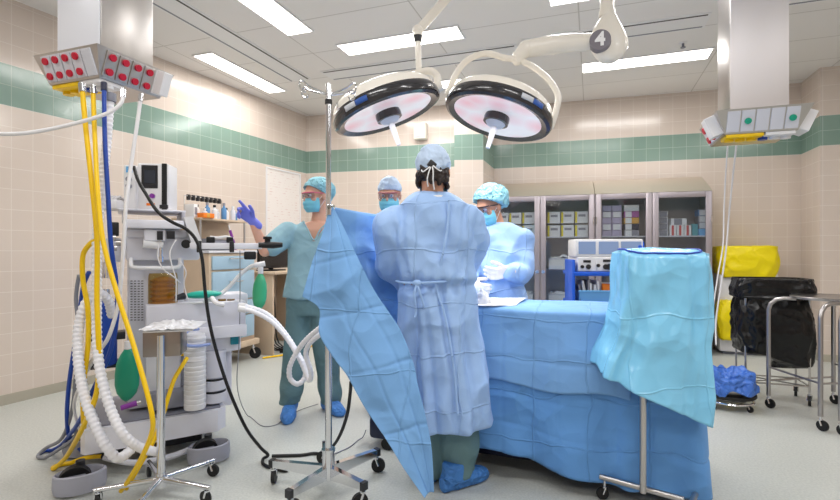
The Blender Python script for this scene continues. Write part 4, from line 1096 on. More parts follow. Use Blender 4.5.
# long flat bar reaching right with clamps
P0, P1 = ml(184, 245, .0), ml(283, 245, .0)
def arm_pt(px, py, D): return Matrix.Rotation(-AROT, 3, 'Z') @ (at(px, py, D) - org)
q0, q1 = at(190, 246, 2.62), at(262, 246, 2.75)
dirv = (q1-q0).normalized(); Ma = place(q0, Matrix.Rotation(math.atan2(dirv.y, dirv.x), 4, 'Z')); Ln = (q1-q0).length
MB().box((0, -.02, -.017), (Ln, .02, .017), .004, M=Ma).build('swing_arm', M['lav2'], am, 30)
for px in (199, 231): 
    t_ = (px-190)/72*Ln; MB().box((t_-.012, -.03, -.035), (t_+.012, .03, .028), .004, M=Ma).build('clamp', M['dark'], am)
for px, w_ in ((210, .022), (229, .018)): 
    t_ = (px-190)/72*Ln; MB().box((t_-w_, -.02, .017), (t_+w_, .02, .05), .006, M=Ma).build('clamp', M['black'], am)
MB().tube(spline([Ma @ V((.1, 0, .05)), Ma @ V((.14, 0, .046)), Ma @ V((.18, 0, .052)), Ma @ V((.22, 0, .04))], 4), .007, 8).build('arm_cable', M['white'], am)
t_ = (250-190)/72*Ln
MB().box((t_-.035, -.03, -.075), (t_+.03, .02, -.03), .008, M=Ma).build('bracket', M['black'], am)
tp = MB(); tp.loft([(Ma @ V((Ln-.02, 0, .006)), (Ma.to_3x3() @ V((0, .03, 0))), V((0, 0, .015))), (Ma @ V((Ln+.06, 0, .006)), (Ma.to_3x3() @ V((0, .05, 0))), V((0, 0, .02))), (Ma @ V((Ln+.11, 0, .008)), (Ma.to_3x3() @ V((0, .035, 0))), V((0, 0, .014)))], 20, power=3)
tp.build('arm_grip', M['black'], am, 50)
MB().cyl(Ma @ V((Ln+.03, 0, .02)), Ma @ V((Ln+.03, 0, .045)), .016).cyl(Ma @ V((Ln+.03, 0, .04)), Ma @ V((Ln+.03, 0, .055)), .024).build('grip_knob', M['black'], am)
# bag arm
BA = [at(204, 303, 2.74), at(216, 297, 2.78), at(228, 288, 2.84), at(240, 275, 2.88), at(250, 267, 2.9), at(256, 265, 2.9)]
MB().tube(spline(BA, 5), .012, 10).build('bag_arm', M['white'], am)
MB().cyl(at(255, 265.5, 2.9), at(265, 263.5, 2.92), .016).build('bag_elbow', M['white'], am)
# ================================================================ ventilator display on the top shelf
vb = ml(158, 207, .12); vw = Matrix.Translation(org) @ Matrix.Rotation(AROT, 4, 'Z')
vm = thing('ventilator_monitor', 'white upright ventilator display with a small dark screen on top of the anesthesia machine', 'monitor', vw @ V((vb.x, .2, ml(153, 208.2, .05).z)), YAW+R(8))
sc_ = 2.6/F
MB().box((-15*sc_, -.06, 0), (15.5*sc_, .08, 48*sc_), .008).build('case', M['white'], vm, world=False)
MB().box((-11*sc_, -.064, 22*sc_), (5*sc_, -.058, 46*sc_), .003).build('screen_bezel', M['dark'], vm, 0, world=False)
MB().box((-8*sc_, -.066, 27*sc_), (3*sc_, -.063, 41*sc_), .002).build('screen', mat('dark_display', (52, 56, 66), .15), vm, 0, world=False)
MB().box((9*sc_, -.067, -.0*sc_), (14*sc_, -.058, 48*sc_), .003).build('dark_strip', M['black'], vm, 0, world=False)
MB().cyl((0, -.075, 14*sc_), (0, -.058, 14*sc_), .013).build('knob', M['purple'], vm, world=False)
MB().box((-6*sc_, -.063, 4*sc_), (2*sc_, -.059, 6.5*sc_)).build('label_strip', M['orange'], vm, 0, world=False)
MB().box((7*sc_, -.07, 1*sc_), (15*sc_, -.02, 5*sc_), .003).build('clamp', M['dark'], vm, world=False)
v2p = ml(133, 208, .12)
v2 = thing('vaporizer', 'narrow white device left of the ventilator display', 'medical device', vw @ V((v2p.x, .2, ml(133, 208.2, .05).z)), AROT-R(24))
MB().box((-6*sc_, -.04, 0), (6*sc_, .06, 46*sc_), .01).build('case', M['white'], v2, world=False)
for z in (24, 31): MB().cyl((0, -.055, z*sc_), (0, -.04, z*sc_), .014).build('dial', M['midgrey'], v2, world=False)
MB().box((-3*sc_, -.044, 38*sc_), (3*sc_, -.039, 44*sc_)).build('label_plate', M['bin_blue'], v2, 0, world=False)
v3p = ml(111, 208, .1)
v3 = thing('cable_tray', 'white shallow tray of cables at the left end of the machine top', 'tray', vw @ V((v3p.x+.01, .2, ml(111, 208.2, .05).z)), AROT-R(24))
MB().box((-11*sc_, -.08, 0), (10*sc_, .08, 10*sc_), .012).build('tub', M['white'], v3, world=False)
b = MB()
for i in range(5): b.tube(spline([(-.05+.02*i, -.06, 10*sc_), (-.04+.02*i, -.02, 14*sc_), (-.03+.015*i, .03, 13*sc_), (-.02+.02*i, .06, 10*sc_)], 5), .005, 6)
b.build('coiled_cable', M['white_hose'], v3, world=False)
# ================================================================ breathing bags
def rbag(name, label, px, y0, y1, D, hw, m, nb=None):
    t = thing(name, label, 'breathing bag', at(px, y1, D))
    top, bot = at(px, y0, D), at(px-1.5, y1, D); xd = rdir(1, 0); yd = rdir(0, 1); secs = []
    L = top.z-bot.z
    for k, f_ in ((0, .2), (.05, .3), (.15, .6), (.3, .88), (.5, 1), (.7, .98), (.85, .78), (.95, .42), (1, .12)):
        c = top.lerp(bot, k); secs.append((c, xd*hw*f_, yd*.035*min(1, f_+.15)))
    MB().loft(secs, 28).build('bag_body', m, t, 60)
    MB().cyl(top-V((0, 0, .01)), top+V((0, 0, .03)), .016).build('neck', M['white'], t)
    return t
rbag('breathing_bag', 'teal rubber breathing bag hanging low among the yellow hoses', 128, 347, 401, 2.5, .062, M['teal_bag'])
rbag('breathing_bag', 'light green breathing bag hanging from the white curved arm', 260.5, 272, 310, 2.9, .042, M['green_bag'])
g = at(260, 300, 2.9)
MB().tube([at(261, 308, 2.9), at(260.5, 316, 2.9)], .006, 8)
gc = thing('gas_cylinder', 'blue gas cylinder behind the ribbed white hoses', 'gas cylinder', at(106, 366, 2.62))
c0, c1_ = at(106, 366, 2.62), at(106, 300, 2.62)
MB().lathe([(.03, 0), (.05, .012), (.052, .03), (.052, (c1_-c0).z-.04), (.04, (c1_-c0).z-.01), (.018, (c1_-c0).z)], place(c0), 28).build('tank', M['blue_hose'], gc)
MB().cyl(c1_, c1_+V((0, 0, .06)), .018).build('valve', M['chrome'], gc)
MB().box((-.07, -.02, -.03), (.09, .08, .01), .004, M=place(c0+V((0, 0, .17)), Matrix.Rotation(AROT, 4, 'Z'))).build('bracket', M['dark'], gc)
MB().box((-.07, -.02, -.01), (.09, .08, .02), .004, M=place(c0+V((0, 0, .0)), Matrix.Rotation(AROT, 4, 'Z'))).build('bracket', M['dark'], gc)
mk = thing('face_mask', 'green breathing mask lying on the anesthesia machine work surface', 'mask', at(203, 300, 2.72))
b = MB(); ctr = at(203, 294.5, 2.74)
b.ell((0, 0, 0), (.105, .05, .022), M=place(ctr, Matrix.Rotation(YAW, 4, 'Z') @ Matrix.Rotation(R(-3), 4, 'Y'))); b.build('cushion', mat('mask_teal', (28, 178, 158), .35), mk)
MB().cyl(at(184, 296, 2.7), at(176, 298, 2.66), .02, .014).build('connector', M['dark'], mk)
MB().tube(spline([at(212, 298, 2.7), at(216, 303, 2.66), at(224, 305, 2.68)], 5), .013, 8).build('elbow', M['white'], mk)
pcl = thing('connector_plug', 'purple hose plug above the white machine base', 'plug', at(133, 406, 2.34))
MB().cyl(at(121, 408, 2.33), at(137, 403, 2.36), .012, .014).build('plug_body', M['purple'], pcl)
MB().cyl(at(137, 403, 2.36), at(141, 402, 2.37), .009).build('tip', M['steel'], pcl)
# ================================================================ drawer trolley by the side wall
def wl(y): return xl(y)
dx, dy0, dy1 = -3.4, 3.64, 4.3
dt = thing('drawer_trolley', 'beige trolley with sky blue drawers against the tiled side wall', 'trolley', (-3.62, 3.97, 0))
MB().box((-3.86, dy0, .22), (dx, dy1, 1.13), .01).build('cabinet', M['wood'], dt)
MB().box((-3.88, dy0-.03, .16), (dx+.04, dy1+.03, .22), .008).build('base_platform', M['wood'], dt)
MB().box((-3.88, dy0-.02, 1.13), (dx+.02, dy1+.02, 1.155), .006).build('top', M['grey'], dt)
for z0, z1 in ((.97, 1.1), (.66, .95), (.5, .645), (.26, .485)):
    d_ = MB().box((dx, dy0+.03, z0), (dx+.018, dy1-.03, z1), .004).build('drawer', M['drawer'], dt, 30)
    MB().tube(spline([(dx+.018, 3.9, (z0+z1)/2+.04), (dx+.04, 3.9, (z0+z1)/2+.04), (dx+.04, 4.06, (z0+z1)/2+.04), (dx+.018, 4.06, (z0+z1)/2+.04)], 4), .006, 8).build('handle', M['steel'], d_)
for x in (-3.8, -3.42):
    for y in (dy0+.05, dy1-.0): caster(dt, V((x, y, .165)), .06, ang=R(30))
MB().box((-3.84, dy0+.05, 1.155), (-3.7, dy1-.05, 1.45), .004).build('riser', M['wood'], dt)
MB().box((-3.86, dy0, 1.45), (-3.5, dy1, 1.47), .004).build('riser_shelf', M['wood'], dt)
for y in (dy0+.02, dy1-.02): MB().cyl((-3.52, y, 1.155), (-3.52, y, 1.45), .01).build('shelf_post', M['steel'], dt)
specs = [('bottle', 'clear', 'white', .03, .12), ('bottle', 'short', 'white', .035, .09), ('bottle', 'tall', 'grey', .028, .16), ('bottle', 'pale', 'card_b', .03, .13)]
k = 0
for i in range(9):
    y = dy0+.06+i*.066; hgt = (.12, .09, .15, .13, .1, .16, .12, .14, .1)[i]; r_ = .026
    nm = ('white', 'grey', 'pale blue')[i % 3]
    t = thing('bottle', '%s small bottle on the trolley riser shelf, %s from the near end' % (nm, (ordn+['eighth', 'ninth'])[i]), 'bottle', (-3.6+.03*(i % 2), y, 1.47), 0, 'bottles on the riser shelf')
    MB().lathe([(r_*.9, 0), (r_, .005), (r_, hgt*.7), (r_*.45, hgt*.82), (r_*.45, hgt)], None, 18).build('bottle_body', (M['white'], M['grey'], M['card_b'])[i % 3], t, world=False)
    MB().cyl((0, 0, hgt*.9), (0, 0, hgt*1.08), r_*.55).build('cap', (M['dark'], M['white'], M['card_k'])[i % 3], t, world=False)
t = thing('clip_rack', 'row of dark clips hanging above the bottles on the trolley', 'clip rack', (-3.75, 4.0, 1.47))
MB().tube([(-3.8, dy0+.1, 1.47), (-3.8, dy0+.1, 1.7), (-3.8, dy1-.05, 1.7), (-3.8, dy1-.05, 1.47)], .006, 8).build('rail', M['steel'], t)
for i in range(8): MB().box((-3.815, dy0+.14+i*.06, 1.66), (-3.785, dy0+.17+i*.06, 1.715), .003).build('clip', M['dark'], t)
t = thing('carton', 'small orange carton on the riser shelf of the trolley', 'box', (-3.52, 3.72, 1.47))
q = aty(212, 217, 3.7); MB().box((-3.56, 3.66, 1.47), (-3.48, 3.8, 1.515), .004).build('carton_body', M['orange'], t)
MB().box((-3.562, 3.7, 1.472), (-3.478, 3.74, 1.517), .004).build('tape', M['card_o'], t)
t = thing('basket', 'grey wire basket on the trolley top under the riser', 'basket', (-3.6, 3.86, 1.155))
b = MB()
for lo, hi in (((-3.66, 3.7, 1.155), (-3.46, 4.0, 1.165)), ((-3.66, 3.7, 1.155), (-3.65, 4.0, 1.27)), ((-3.47, 3.7, 1.155), (-3.46, 4.0, 1.27)), ((-3.66, 3.7, 1.155), (-3.46, 3.71, 1.27)), ((-3.66, 3.99, 1.155), (-3.46, 4.0, 1.27))): b.box(lo, hi)
b.build('tub', M['midgrey'], t, 0); MB().box((-3.47, 3.695, 1.262), (-3.452, 4.005, 1.278), .003).build('rim', M['steel'], t)
t = thing('syringe', 'purple labelled syringe leaning on the grey basket', 'syringe', (-3.43, 4.02, 1.155))
MB().cyl((-3.42, 4.03, 1.165), (-3.45, 3.98, 1.36), .014).build('barrel', M['purple'], t); MB().cyl((-3.45, 3.98, 1.36), (-3.457, 3.968, 1.41), .006).build('plunger', M['white'], t)
t = thing('carton', 'white carton standing at the near end of the riser shelf', 'box', (-3.66, 3.62, 1.47))
MB().box((-3.7, 3.64, 1.47), (-3.58, 3.69, 1.6), .004).build('carton_body', M['white'], t); MB().box((-3.579, 3.65, 1.5), (-3.577, 3.68, 1.57)).build('printed_panel', M['card_k'], t, 0)
# ================================================================ desk and dark monitor
dk = thing('computer_desk', 'beige desk against the tiled side wall behind the pointing nurse', 'desk', (-3.55, 4.85, 0))
MB().box((-3.86, 4.45, .89), (-3.25, 5.3, .92), .006).build('desk_top', M['wood'], dk)
MB().box((-3.84, 4.47, 0), (-3.3, 4.5, .89), .003).build('side_panel', M['wood'], dk)
MB().box((-3.84, 5.25, 0), (-3.3, 5.28, .89), .003).build('side_panel', M['wood'], dk)
MB().box((-3.84, 4.5, .25), (-3.81, 5.25, .89), .003).build('back_panel', M['wood'], dk)
cm = thing('monitor', 'black computer monitor on the beige desk beside the pointing nurse', 'monitor', (-3.5, 4.72, .92), 0)
MB().box((-3.62, 4.6, .92), (-3.4, 4.86, .935), .004).build('stand_base', M['black'], cm)
MB().box((-3.53, 4.7, .93), (-3.5, 4.76, 1.05), .004).build('stand_neck', M['black'], cm)
MB().box((-3.5, 4.46, .95), (-3.46, 5.0, 1.3), .006).build('screen_case', M['black'], cm)
MB().box((-3.461, 4.48, .97), (-3.457, 4.98, 1.28), .002).build('screen', mat('off_screen', (24, 20, 22), .15), cm, 0)
t = thing('cable_bundle', 'black cables and yellow cord tangled on the floor under the desk', 'cable', (-3.4, 4.6, 0))
for i in range(5):
    MB().tube(spline([(-3.78, 4.6+i*.08, .8), (-3.6, 4.62+i*.07, .4+.05*i), (-3.5, 4.66+i*.05, .06), (-3.3+i*.03, 4.7+i*.06, .012), (-3.2, 4.86, .012)], 6), .008, 6).build('cable', M['black'], t)
MB().tube(spline([(-3.3, 4.3, .012), (-3.15, 4.6, .012), (-3.2, 4.9, .012), (-3.05, 5.3, .012)], 6), .009, 6).build('cord', M['yellow'], t)
MB().box((-3.32, 4.62, 0), (-3.25, 4.95, .05), .005).build('power_strip', M['black'], t)
# ================================================================ people
def head_frame(c, f):
    m = frame_from(rdir(*f)); m.translation = V(c); return m
def head_parts(b, Hm, neck_to, s=1.0):
    def E(c, r, seg=20): b.ell((0, 0, 0), [x*s for x in r], M=Hm @ Matrix.Translation(V(c)*s), seg=seg, rings=12)
    E((0, -.014, .028), (.075, .094, .088)); E((0, .02, -.03), (.062, .07, .085)); E((0, .044, -.085), (.04, .04, .032))
    E((0, .075, .02), (.052, .022, .014)); E((0, .097, -.028), (.0125, .017, .017)); E((0, .088, -.008), (.009, .014, .024)); E((0, .086, -.06), (.024, .013, .011))
    for x in (-1, 1): E((x*.077, -.008, -.012), (.011, .022, .032), 14); E((x*.045, .06, -.03), (.022, .022, .022), 14)
    p = Hm @ V((0, -.022, -.06)); b.limb([(p, .056*s), (p.lerp(V(neck_to), .6), .055*s), (V(neck_to), .065*s)])
def eyes(Hm, parent, s=1.0):
    for x in (-1, 1):
        o = MB().ell((0, 0, 0), (.0125, .0125, .011), M=Hm @ Matrix.Translation(V((x*.031, .079, -.002))*s)).build('eye', mat_eye, parent)
        MB().ell((0, 0, 0), (.006, .004, .006), M=Hm @ Matrix.Translation(V((x*.031, .0895, -.003))*s)).build('iris', M['dark'], o)
        MB().tube([Hm @ (V((x*.031+k*.018, .0885-abs(k)*.01, .02-abs(k)*.004))*s) for k in (-1, -.4, .3, 1)], .0032, 6).build('eyebrow', M['hair'], parent)
mat_eye = mat('eye_white', (235, 230, 226), .2)
def mask(Hm, parent, m=None, s=1.0):
    def g(u, v):
        az = (u-.5)*2*R(84); el = R(-58)+(R(40)+R(58))*v
        r = V((.073*math.sin(az)*math.cos(el)**.6, .022+.082*math.cos(az)*math.cos(el)**.7, -.062+.066*math.sin(el)))
        r.y += .014*math.exp(-(az/.35)**2)*max(0, v-.3) + .0025*math.sin(v*22)*math.cos(az)
        return Hm @ (r*s)
    o = MB().grid(28, 22, g).build('face_mask', m or M['mask'], parent, 180, thick=.002)
    for x in (-1, 1):
        MB().tube([Hm @ (V(p)*s) for p in ((x*.07, .03, -.03), (x*.079, .0, .0), (x*.082, -.012, .012))], .0016, 6).build('ear_loop', M['white'], o)
        MB().tube([Hm @ (V(p)*s) for p in ((x*.069, .03, -.09), (x*.077, .0, -.05), (x*.082, -.012, -.03))], .0016, 6).build('ear_loop', M['white'], o)
def glasses(Hm, parent, fm, s=1.0, wrap=True):
    L = MB().grid(24, 6, lambda u, v: Hm @ (V((.074*math.sin((u-.5)*2*1.15), .045+.056*math.cos((u-.5)*2*1.15), -.022+.04*v))*s)).build('eyeglasses', M['lens'], parent, 180, thick=.0015)
    MB().tube([Hm @ (V((.074*math.sin((u/20-.5)*2*1.15), .046+.056*math.cos((u/20-.5)*2*1.15), .019))*s) for u in range(21)], .0036*s, 8).build('frame', fm, L)
    for x in (-1, 1): MB().tube([Hm @ (V(p)*s) for p in ((x*.069, .066, .016), (x*.078, .03, .012), (x*.081, -.015, .006))], .003, 8).build('temple', fm, L)
def cap_mesh(Hm, parent, m, rad, cen, k=.55, off=.0, wr=.006, name='surgical_cap', s=1.0, fr=7):
    seg, rings = 56, 30; vs = []; fs = []
    for i in range(rings+1):
        th = math.pi*i/rings
        for j in range(seg):
            a = 2*math.pi*j/seg
            d = V((math.sin(th)*math.cos(a), math.sin(th)*math.sin(a), math.cos(th)))
            w = 1 + wr/.1*(nz(d*3.0, 1, rad[0]*50) + .5*ridge(d*fr*.5, 1, 3) + .35*math.sin(fr*3*a)*max(0, .6-abs(d.z)))
            p = V((cen[0]+rad[0]*d.x*w, cen[1]+rad[1]*d.y*w, cen[2]+rad[2]*d.z*w))
            zc = off + k*p.y
            if p.z < zc:
                t = min(1, (zc-p.z)/.05); p.z = zc - .004*t
                p.x = cen[0]+(p.x-cen[0])*(1-.06*t) ; p.y = cen[1]+(p.y-cen[1])*(1-.06*t)
                if t >= 1: p.x = cen[0]+(p.x-cen[0])*.9; p.y = cen[1]+(p.y-cen[1])*.9; p.z += .01
            vs.append(Hm @ (p*s))
    for i in range(rings):
        for j in range(seg):
            j2 = (j+1) % seg; fs.append([i*seg+j, (i+1)*seg+j, (i+1)*seg+j2, i*seg+j2])
    return MB().add(vs, fs).build(name, m, parent, 180)
def hand(b, W, d, s, n, curls=(.2, .3, .4, .5), thumb=.6, k=1.0, fat=0.0, spread=.12, tdown=.4):
    """W wrist, d towards the fingers, s towards the thumb, n out of the palm; curls in radians per joint"""
    W = V(W); d = V(d).normalized(); s = (V(s) - d*V(s).dot(d)).normalized(); n = V(n); n = (n - d*n.dot(d) - s*n.dot(s)).normalized()
    Mh = Matrix((s, d, n)).transposed().to_4x4(); Mh.translation = W
    b.limb([(W - d*.03, .026*k+fat), (W + d*.01, .026*k+fat)])
    b.loft([(W-d*.005, s*.026*k+s*fat, n*.019*k), (W+d*.03*k, s*(.036*k+fat), n*(.016*k+fat)), (W+d*.07*k, s*(.042*k+fat), n*(.0145*k+fat)), (W+d*.096*k, s*(.04*k+fat), n*(.011*k+fat))], 18)
    for i, (off, L, r) in enumerate(((.030, .074, .0095), (.010, .083, .0098), (-.011, .077, .0094), (-.030, .060, .0084))):
        p = W + d*(.088*k - (.006 if i == 3 else 0)) + s*off*k; a = -spread*(i-1.2)
        dr = (d*math.cos(a)+s*math.sin(-a)*-1*-1*0 + s*math.sin(-spread*(i-1.2))).normalized(); pr = [(p - d*.02, r*k+fat)]; pr.append((p, r*k+fat)); c = 0
        ax = dr.cross(n)
        for j, f in enumerate((.46, .3, .24)):
            c += curls[i]; dd = dr*math.cos(c) + n*math.sin(c); p = p + dd*L*f*k; pr.append((p, (r-.0009*(j+1))*k+fat))
        b.limb(pr, 12)
    p = W + d*.03*k + s*.03*k; td = (d*math.cos(thumb)+s*math.sin(thumb)+n*tdown).normalized(); p2 = p + td*.04*k
    td2 = (td + d*.5 + n*.2).normalized(); p3 = p2 + td2*.03*k; p4 = p3 + (td2+d*.25).normalized()*.024*k
    b.limb([(W+d*.02+s*.014, .018*k+fat), (p, .0135*k+fat), (p2, .0115*k+fat), (p3, .0102*k+fat), (p4, .0085*k+fat)], 12)
def shoe(parent, ankle, toe, L=.29, m=None, h=.085):
    a = V((ankle[0], ankle[1], 0)); d = V((toe[0], toe[1], 0)); d = (d - a); d.normalize(); q = V((-d.y, d.x, 0)); b = MB(); z = V((0, 0, 1))
    hl = a - d*.075
    for t, hw, hh in ((0, .03, .04), (.04, .038, .055), (.1, .042, .06), (.17, .046, .042), (.23, .044, .034), (.275, .024, .024)):
        pass
    S = [(hl+d*t*L/.28, q*hw, z*hh) for t, hw, hh in ((0, .022, .03), (.02, .034, .046), (.08, .041, .054), (.15, .047, .044), (.21, .049, .036), (.255, .036, .029), (.28, .014, .018))]
    b.loft([(c+z*hh.z*.98+z*.001, hw, hh) for c, hw, hh in S], 24, power=2.6)
    b.loft([(a+z*.05, q*.045, d*.055), (a+z*.09, q*.05, d*.058), (a+z*.13, q*.052, d*.058)], 24)
    return blob('shoe_cover', b, m or M['cover'], parent, .008, 3, lambda c, n: .005*ridge(c*9, 1, 2)+.003*nz(c*20))
def person(label, loc, b, m, voxel=.0075):
    o = bpy.data.objects.new('tmp', None)
    p = blob('person', b, m, None, voxel, 3)
    p.data.transform(Matrix.Translation(-V(loc))); p.location = loc
    return tag(p, label, 'person')
def ctor(px, py, D): return at(px, py, D)
# ---------------------------------------------------------------- nurse pointing at the left
D = 3.46
xr, yr = rdir(1, 0), rdir(0, 1)
hc = at(316.5, 195.5, D); f1_ = (-.66, -.75, -.08); H1 = head_frame(hc, f1_)
nb = at(320, 221, D+.02)
sL = at(288, 233, 3.42); eL_ = at(265, 251, 3.28); wL = at(252.5, 221, 3.2)
sR = at(345, 233, 3.5)
b = MB(); head_parts(b, H1, nb)
b.loft([(at(316, 222, D), xr*.07, yr*.06), (at(316, 230, D), xr*.17, yr*.085), (at(315, 250, D), xr*.155, yr*.10), (at(313, 280, D), xr*.14, yr*.1), (at(312, 300, D), xr*.15, yr*.1), (at(312, 308, D), xr*.13, yr*.09)], 28)
b.limb([(sL, .055), (eL_, .04), (wL, .026)])
hd1 = (at(235, 204, 3.12)-wL).normalized(); ths = rdir(.75, -.2, .62)
hand(b, wL, hd1, ths, rdir(-.3, -.5, -.6), curls=(.05, .5, .8, .9), thumb=.75, k=.9)
sRe = at(352, 268, 3.5); b.limb([(sR, .055), (sRe, .042), (at(350, 300, 3.42), .03)])
hand(b, at(350, 300, 3.42), V((0, 0, -1)), rdir(-1, 0), rdir(0, 1), k=.9)
for (hx, kx, ax_, dk, da) in ((302, 296, 290, 3.43, 3.42), (324, 326, 331, 3.47, 3.52)):
    b.limb([(at(hx, 308, D), .065), (at(kx, 352, dk), .055), (at(ax_, 402, da), .042), (at(ax_, 408, da), .042)])
p1 = person('nurse in pale teal scrubs, pointing with a purple gloved hand', V((at(312, 410, D).x, at(312, 410, D).y, 0)), b, M['skin'])
eyes(H1, p1); mask(H1, p1); glasses(H1, p1, M['pink'])
cap_mesh(H1, p1, M['cap'], (.098, .118, .098), (0, -.03, .035), k=.62, off=.018, wr=.007)
b = MB()      # scrub top
b.loft([(at(317, 219.5, D+.01), xr*.075, yr*.065), (at(316, 224, D), xr*.12, yr*.085), (at(316, 231, D), xr*.195, yr*.11), (at(315, 248, D), xr*.185, yr*.13), (at(313, 272, D), xr*.178, yr*.13), (at(311, 290, D), xr*.192, yr*.14), (at(311, 297, D), xr*.198, yr*.145)], 36)
b.limb([(sL, .078), (sL.lerp(eL_, .72), .07)]); b.limb([(sR, .078), (sR.lerp(sRe, .75), .07)])
neckv = at(312, 231, D-.1)
def scrub_disp(c, n):
    dz = c.z-1.2
    return .008*ridge(V((c.x*3, c.y*3, c.z*1.5)), 1.6, 1)+.006*math.sin(c.x*22+c.z*6)*max(0, min(1, (1.35-c.z)*3))
def cam_px(c):
    X = c.x*CS + c.y*SN; Dp = -c.x*SN + c.y*CS
    return 420+F*X/Dp, HZ-F*(c.z-EYE)/Dp, Dp
def not_neck(c):
    x, y, d_ = cam_px(c)
    if y < 221.5: return False
    if d_ > D-.03: return True
    t = (y-219)/21.5
    return not (t < 1 and 302+12*t < x < 330-16*t)
blob('scrub_top', b, M['scrub'], p1, .009, 4, scrub_disp, keep=not_neck)
# V neck trim
vf = rdir(-.25, -1).normalized(); vx = rdir(1, -.2).normalized()
vn = [at(303, 221, D-.055), at(308, 230, D-.105), at(314, 240, D-.135), at(320, 230, D-.11), at(329, 221, D-.05)]
MB().tube(spline(vn, 5), .005, 8).build('neck_trim', M['scrub'], p1)
b = MB()
b.loft([(at(311, 285, D), xr*.165, yr*.12), (at(311, 302, D), xr*.18, yr*.13), (at(311, 314, D), xr*.175, yr*.125)], 32)
for (hx, kx, ax_, dk, da) in ((300.5, 296, 290.5, 3.43, 3.42), (324, 326, 330.5, 3.47, 3.52)):
    b.loft([(at(hx, 303, D), xr*.1, yr*.115), (at(hx, 320, D), xr*.1, yr*.105), (at(kx, 352, dk), xr*.083, yr*.09), (at((kx+ax_)/2, 380, da), xr*.078, yr*.085), (at(ax_, 403, da), xr*.075, yr*.082)], 28)
def trouser_disp(c, n): return .009*ridge(V((c.x*4, c.y*4, c.z*2)), 1.4, 2)+.012*math.sin(c.z*34+c.x*9)*max(0, .32-c.z)*3
blob('trousers', b, M['scrubd'], p1, .011, 3, trouser_disp)
shoe(p1, at(291, 404, 3.42), at(286, 418, 3.2)); shoe(p1, at(328, 402, 3.52), at(346, 410, 3.32))
b = MB(); hand(b, wL, hd1, ths, rdir(-.3, -.5, -.6), curls=(.05, .5, .8, .9), thumb=.75, k=.96, fat=.0022)
b.limb([(wL - hd1*.045, .032), (wL, .03)])
blob('glove', b, M['glove_p'], p1, .005, 2, lambda c, n: .0012*ridge(c*30))
# ---------------------------------------------------------------- gowned bodies
def gown_disp(hem_z, waist_z, cx, amp=.02, seed=0):
    def f(c, n_):
        t = max(0, min(1, (waist_z-c.z)/(waist_z-hem_z))); a = math.atan2(c.y-cx.y, c.x-cx.x)
        w = amp*t*math.sin(a*8+seed+2*nz(V((c.x, c.y, c.z))*1.5, 1, seed)) + amp*.5*t*math.sin(a*17+seed*2)
        w += .02*ridge(V((c.x*2.6, c.y*2.6, c.z*1.5)), 1.7, seed+1) + .01*math.sin(c.z*26+c.x*19+4*nz(c*2.5, 1, seed))*(1-t)*max(0, min(1, (c.z-.9)*8)) + .010*nz(c*6, 1, seed) + .007*ridge(V((c.x*5, c.y*5, c.z*4)), 1.3, seed+7)
        w -= .016*math.exp(-((c.z-waist_z)/.03)**2)
        return V((n_.x, n_.y, n_.z*.25))*w*.9
    return f
# ---------------------------------------------------------------- surgeon seen from behind
D = 2.42
hc = at(433.5, 172, D+.03); H2 = head_frame(hc, (.22, 1, -.22)); nb = at(433, 205, D)
b = MB(); head_parts(b, H2, nb)
b.loft([(at(433, 200, D), xr*.07, yr*.06), (at(434, 212, D), xr*.165, yr*.075), (at(434, 240, D), xr*.17, yr*.11), (at(434, 290, D), xr*.15, yr*.11), (at(436, 325, D), xr*.17, yr*.12), (at(437, 345, D), xr*.15, yr*.11)], 28)
s2L, e2L, h2L = at(395, 222, D), at(389, 262, D+.02), at(410, 290, D+.27)
s2R, e2R, h2R = at(468, 221, D), at(470.5, 254, D+.06), at(456, 284, D+.26)
for s_, e_, h_ in ((s2L, e2L, h2L), (s2R, e2R, h2R)): b.limb([(s_, .048), (e_, .04), (h_, .028)])
hand(b, h2L, rdir(.6, .3, -.35), rdir(0, .6, .8), rdir(.2, 0, -1), (.5, .55, .6, .6), k=1)
hand(b, h2R, rdir(-.6, .3, -.35), rdir(0, .6, .8), rdir(-.2, 0, -1), (.5, .55, .6, .6), k=1)
for hx, kx, ax_, da in ((424, 426, 428, D+.06), (452, 456, 459, D)):
    b.limb([(at(hx, 335, D), .09), (at(kx, 400, da), .062), (at(ax_, 468, da), .045), (at(ax_, 478, da), .045)])
p2 = person('surgeon seen from behind in a long pale blue gown tied at the waist', V((at(436, 480, D).x, at(436, 480, D).y, 0)), b, M['skin2'])
b = MB()
for k_ in range(46):
    a = R(random.uniform(160, 380)); zz = random.uniform(-.085, .0); r_ = .073
    pt_ = V((r_*math.cos(a), -.012+.09*math.sin(a), zz)); b.ell((0, 0, 0), (.014, .014, .022), M=H2 @ Matrix.Translation(pt_), seg=8, rings=6)
b.ell((0, 0, 0), (.074, .09, .075), M=H2 @ Matrix.Translation((0, -.02, -.015)))
blob('hair', b, M['hair'], p2, .006, 1, lambda c, n: .006*nz(c*40)+.004*nz(c*90), keep=lambda c: (H2.inverted() @ c).y < .035)
cap_mesh(H2, p2, M['skullcap'], (.086, .106, .1), (0, -.016, .032), k=.38, off=.012, wr=.006)
kn = H2 @ V((.015, -.122, -.01))
MB().box((-.02, -.008, -.018), (.02, .008, .018), .005, M=place(kn, Matrix.Rotation(YAW+R(20), 4, 'Z') @ Matrix.Rotation(R(35), 4, 'Y'))).build('cap_knot', M['dark'], p2)
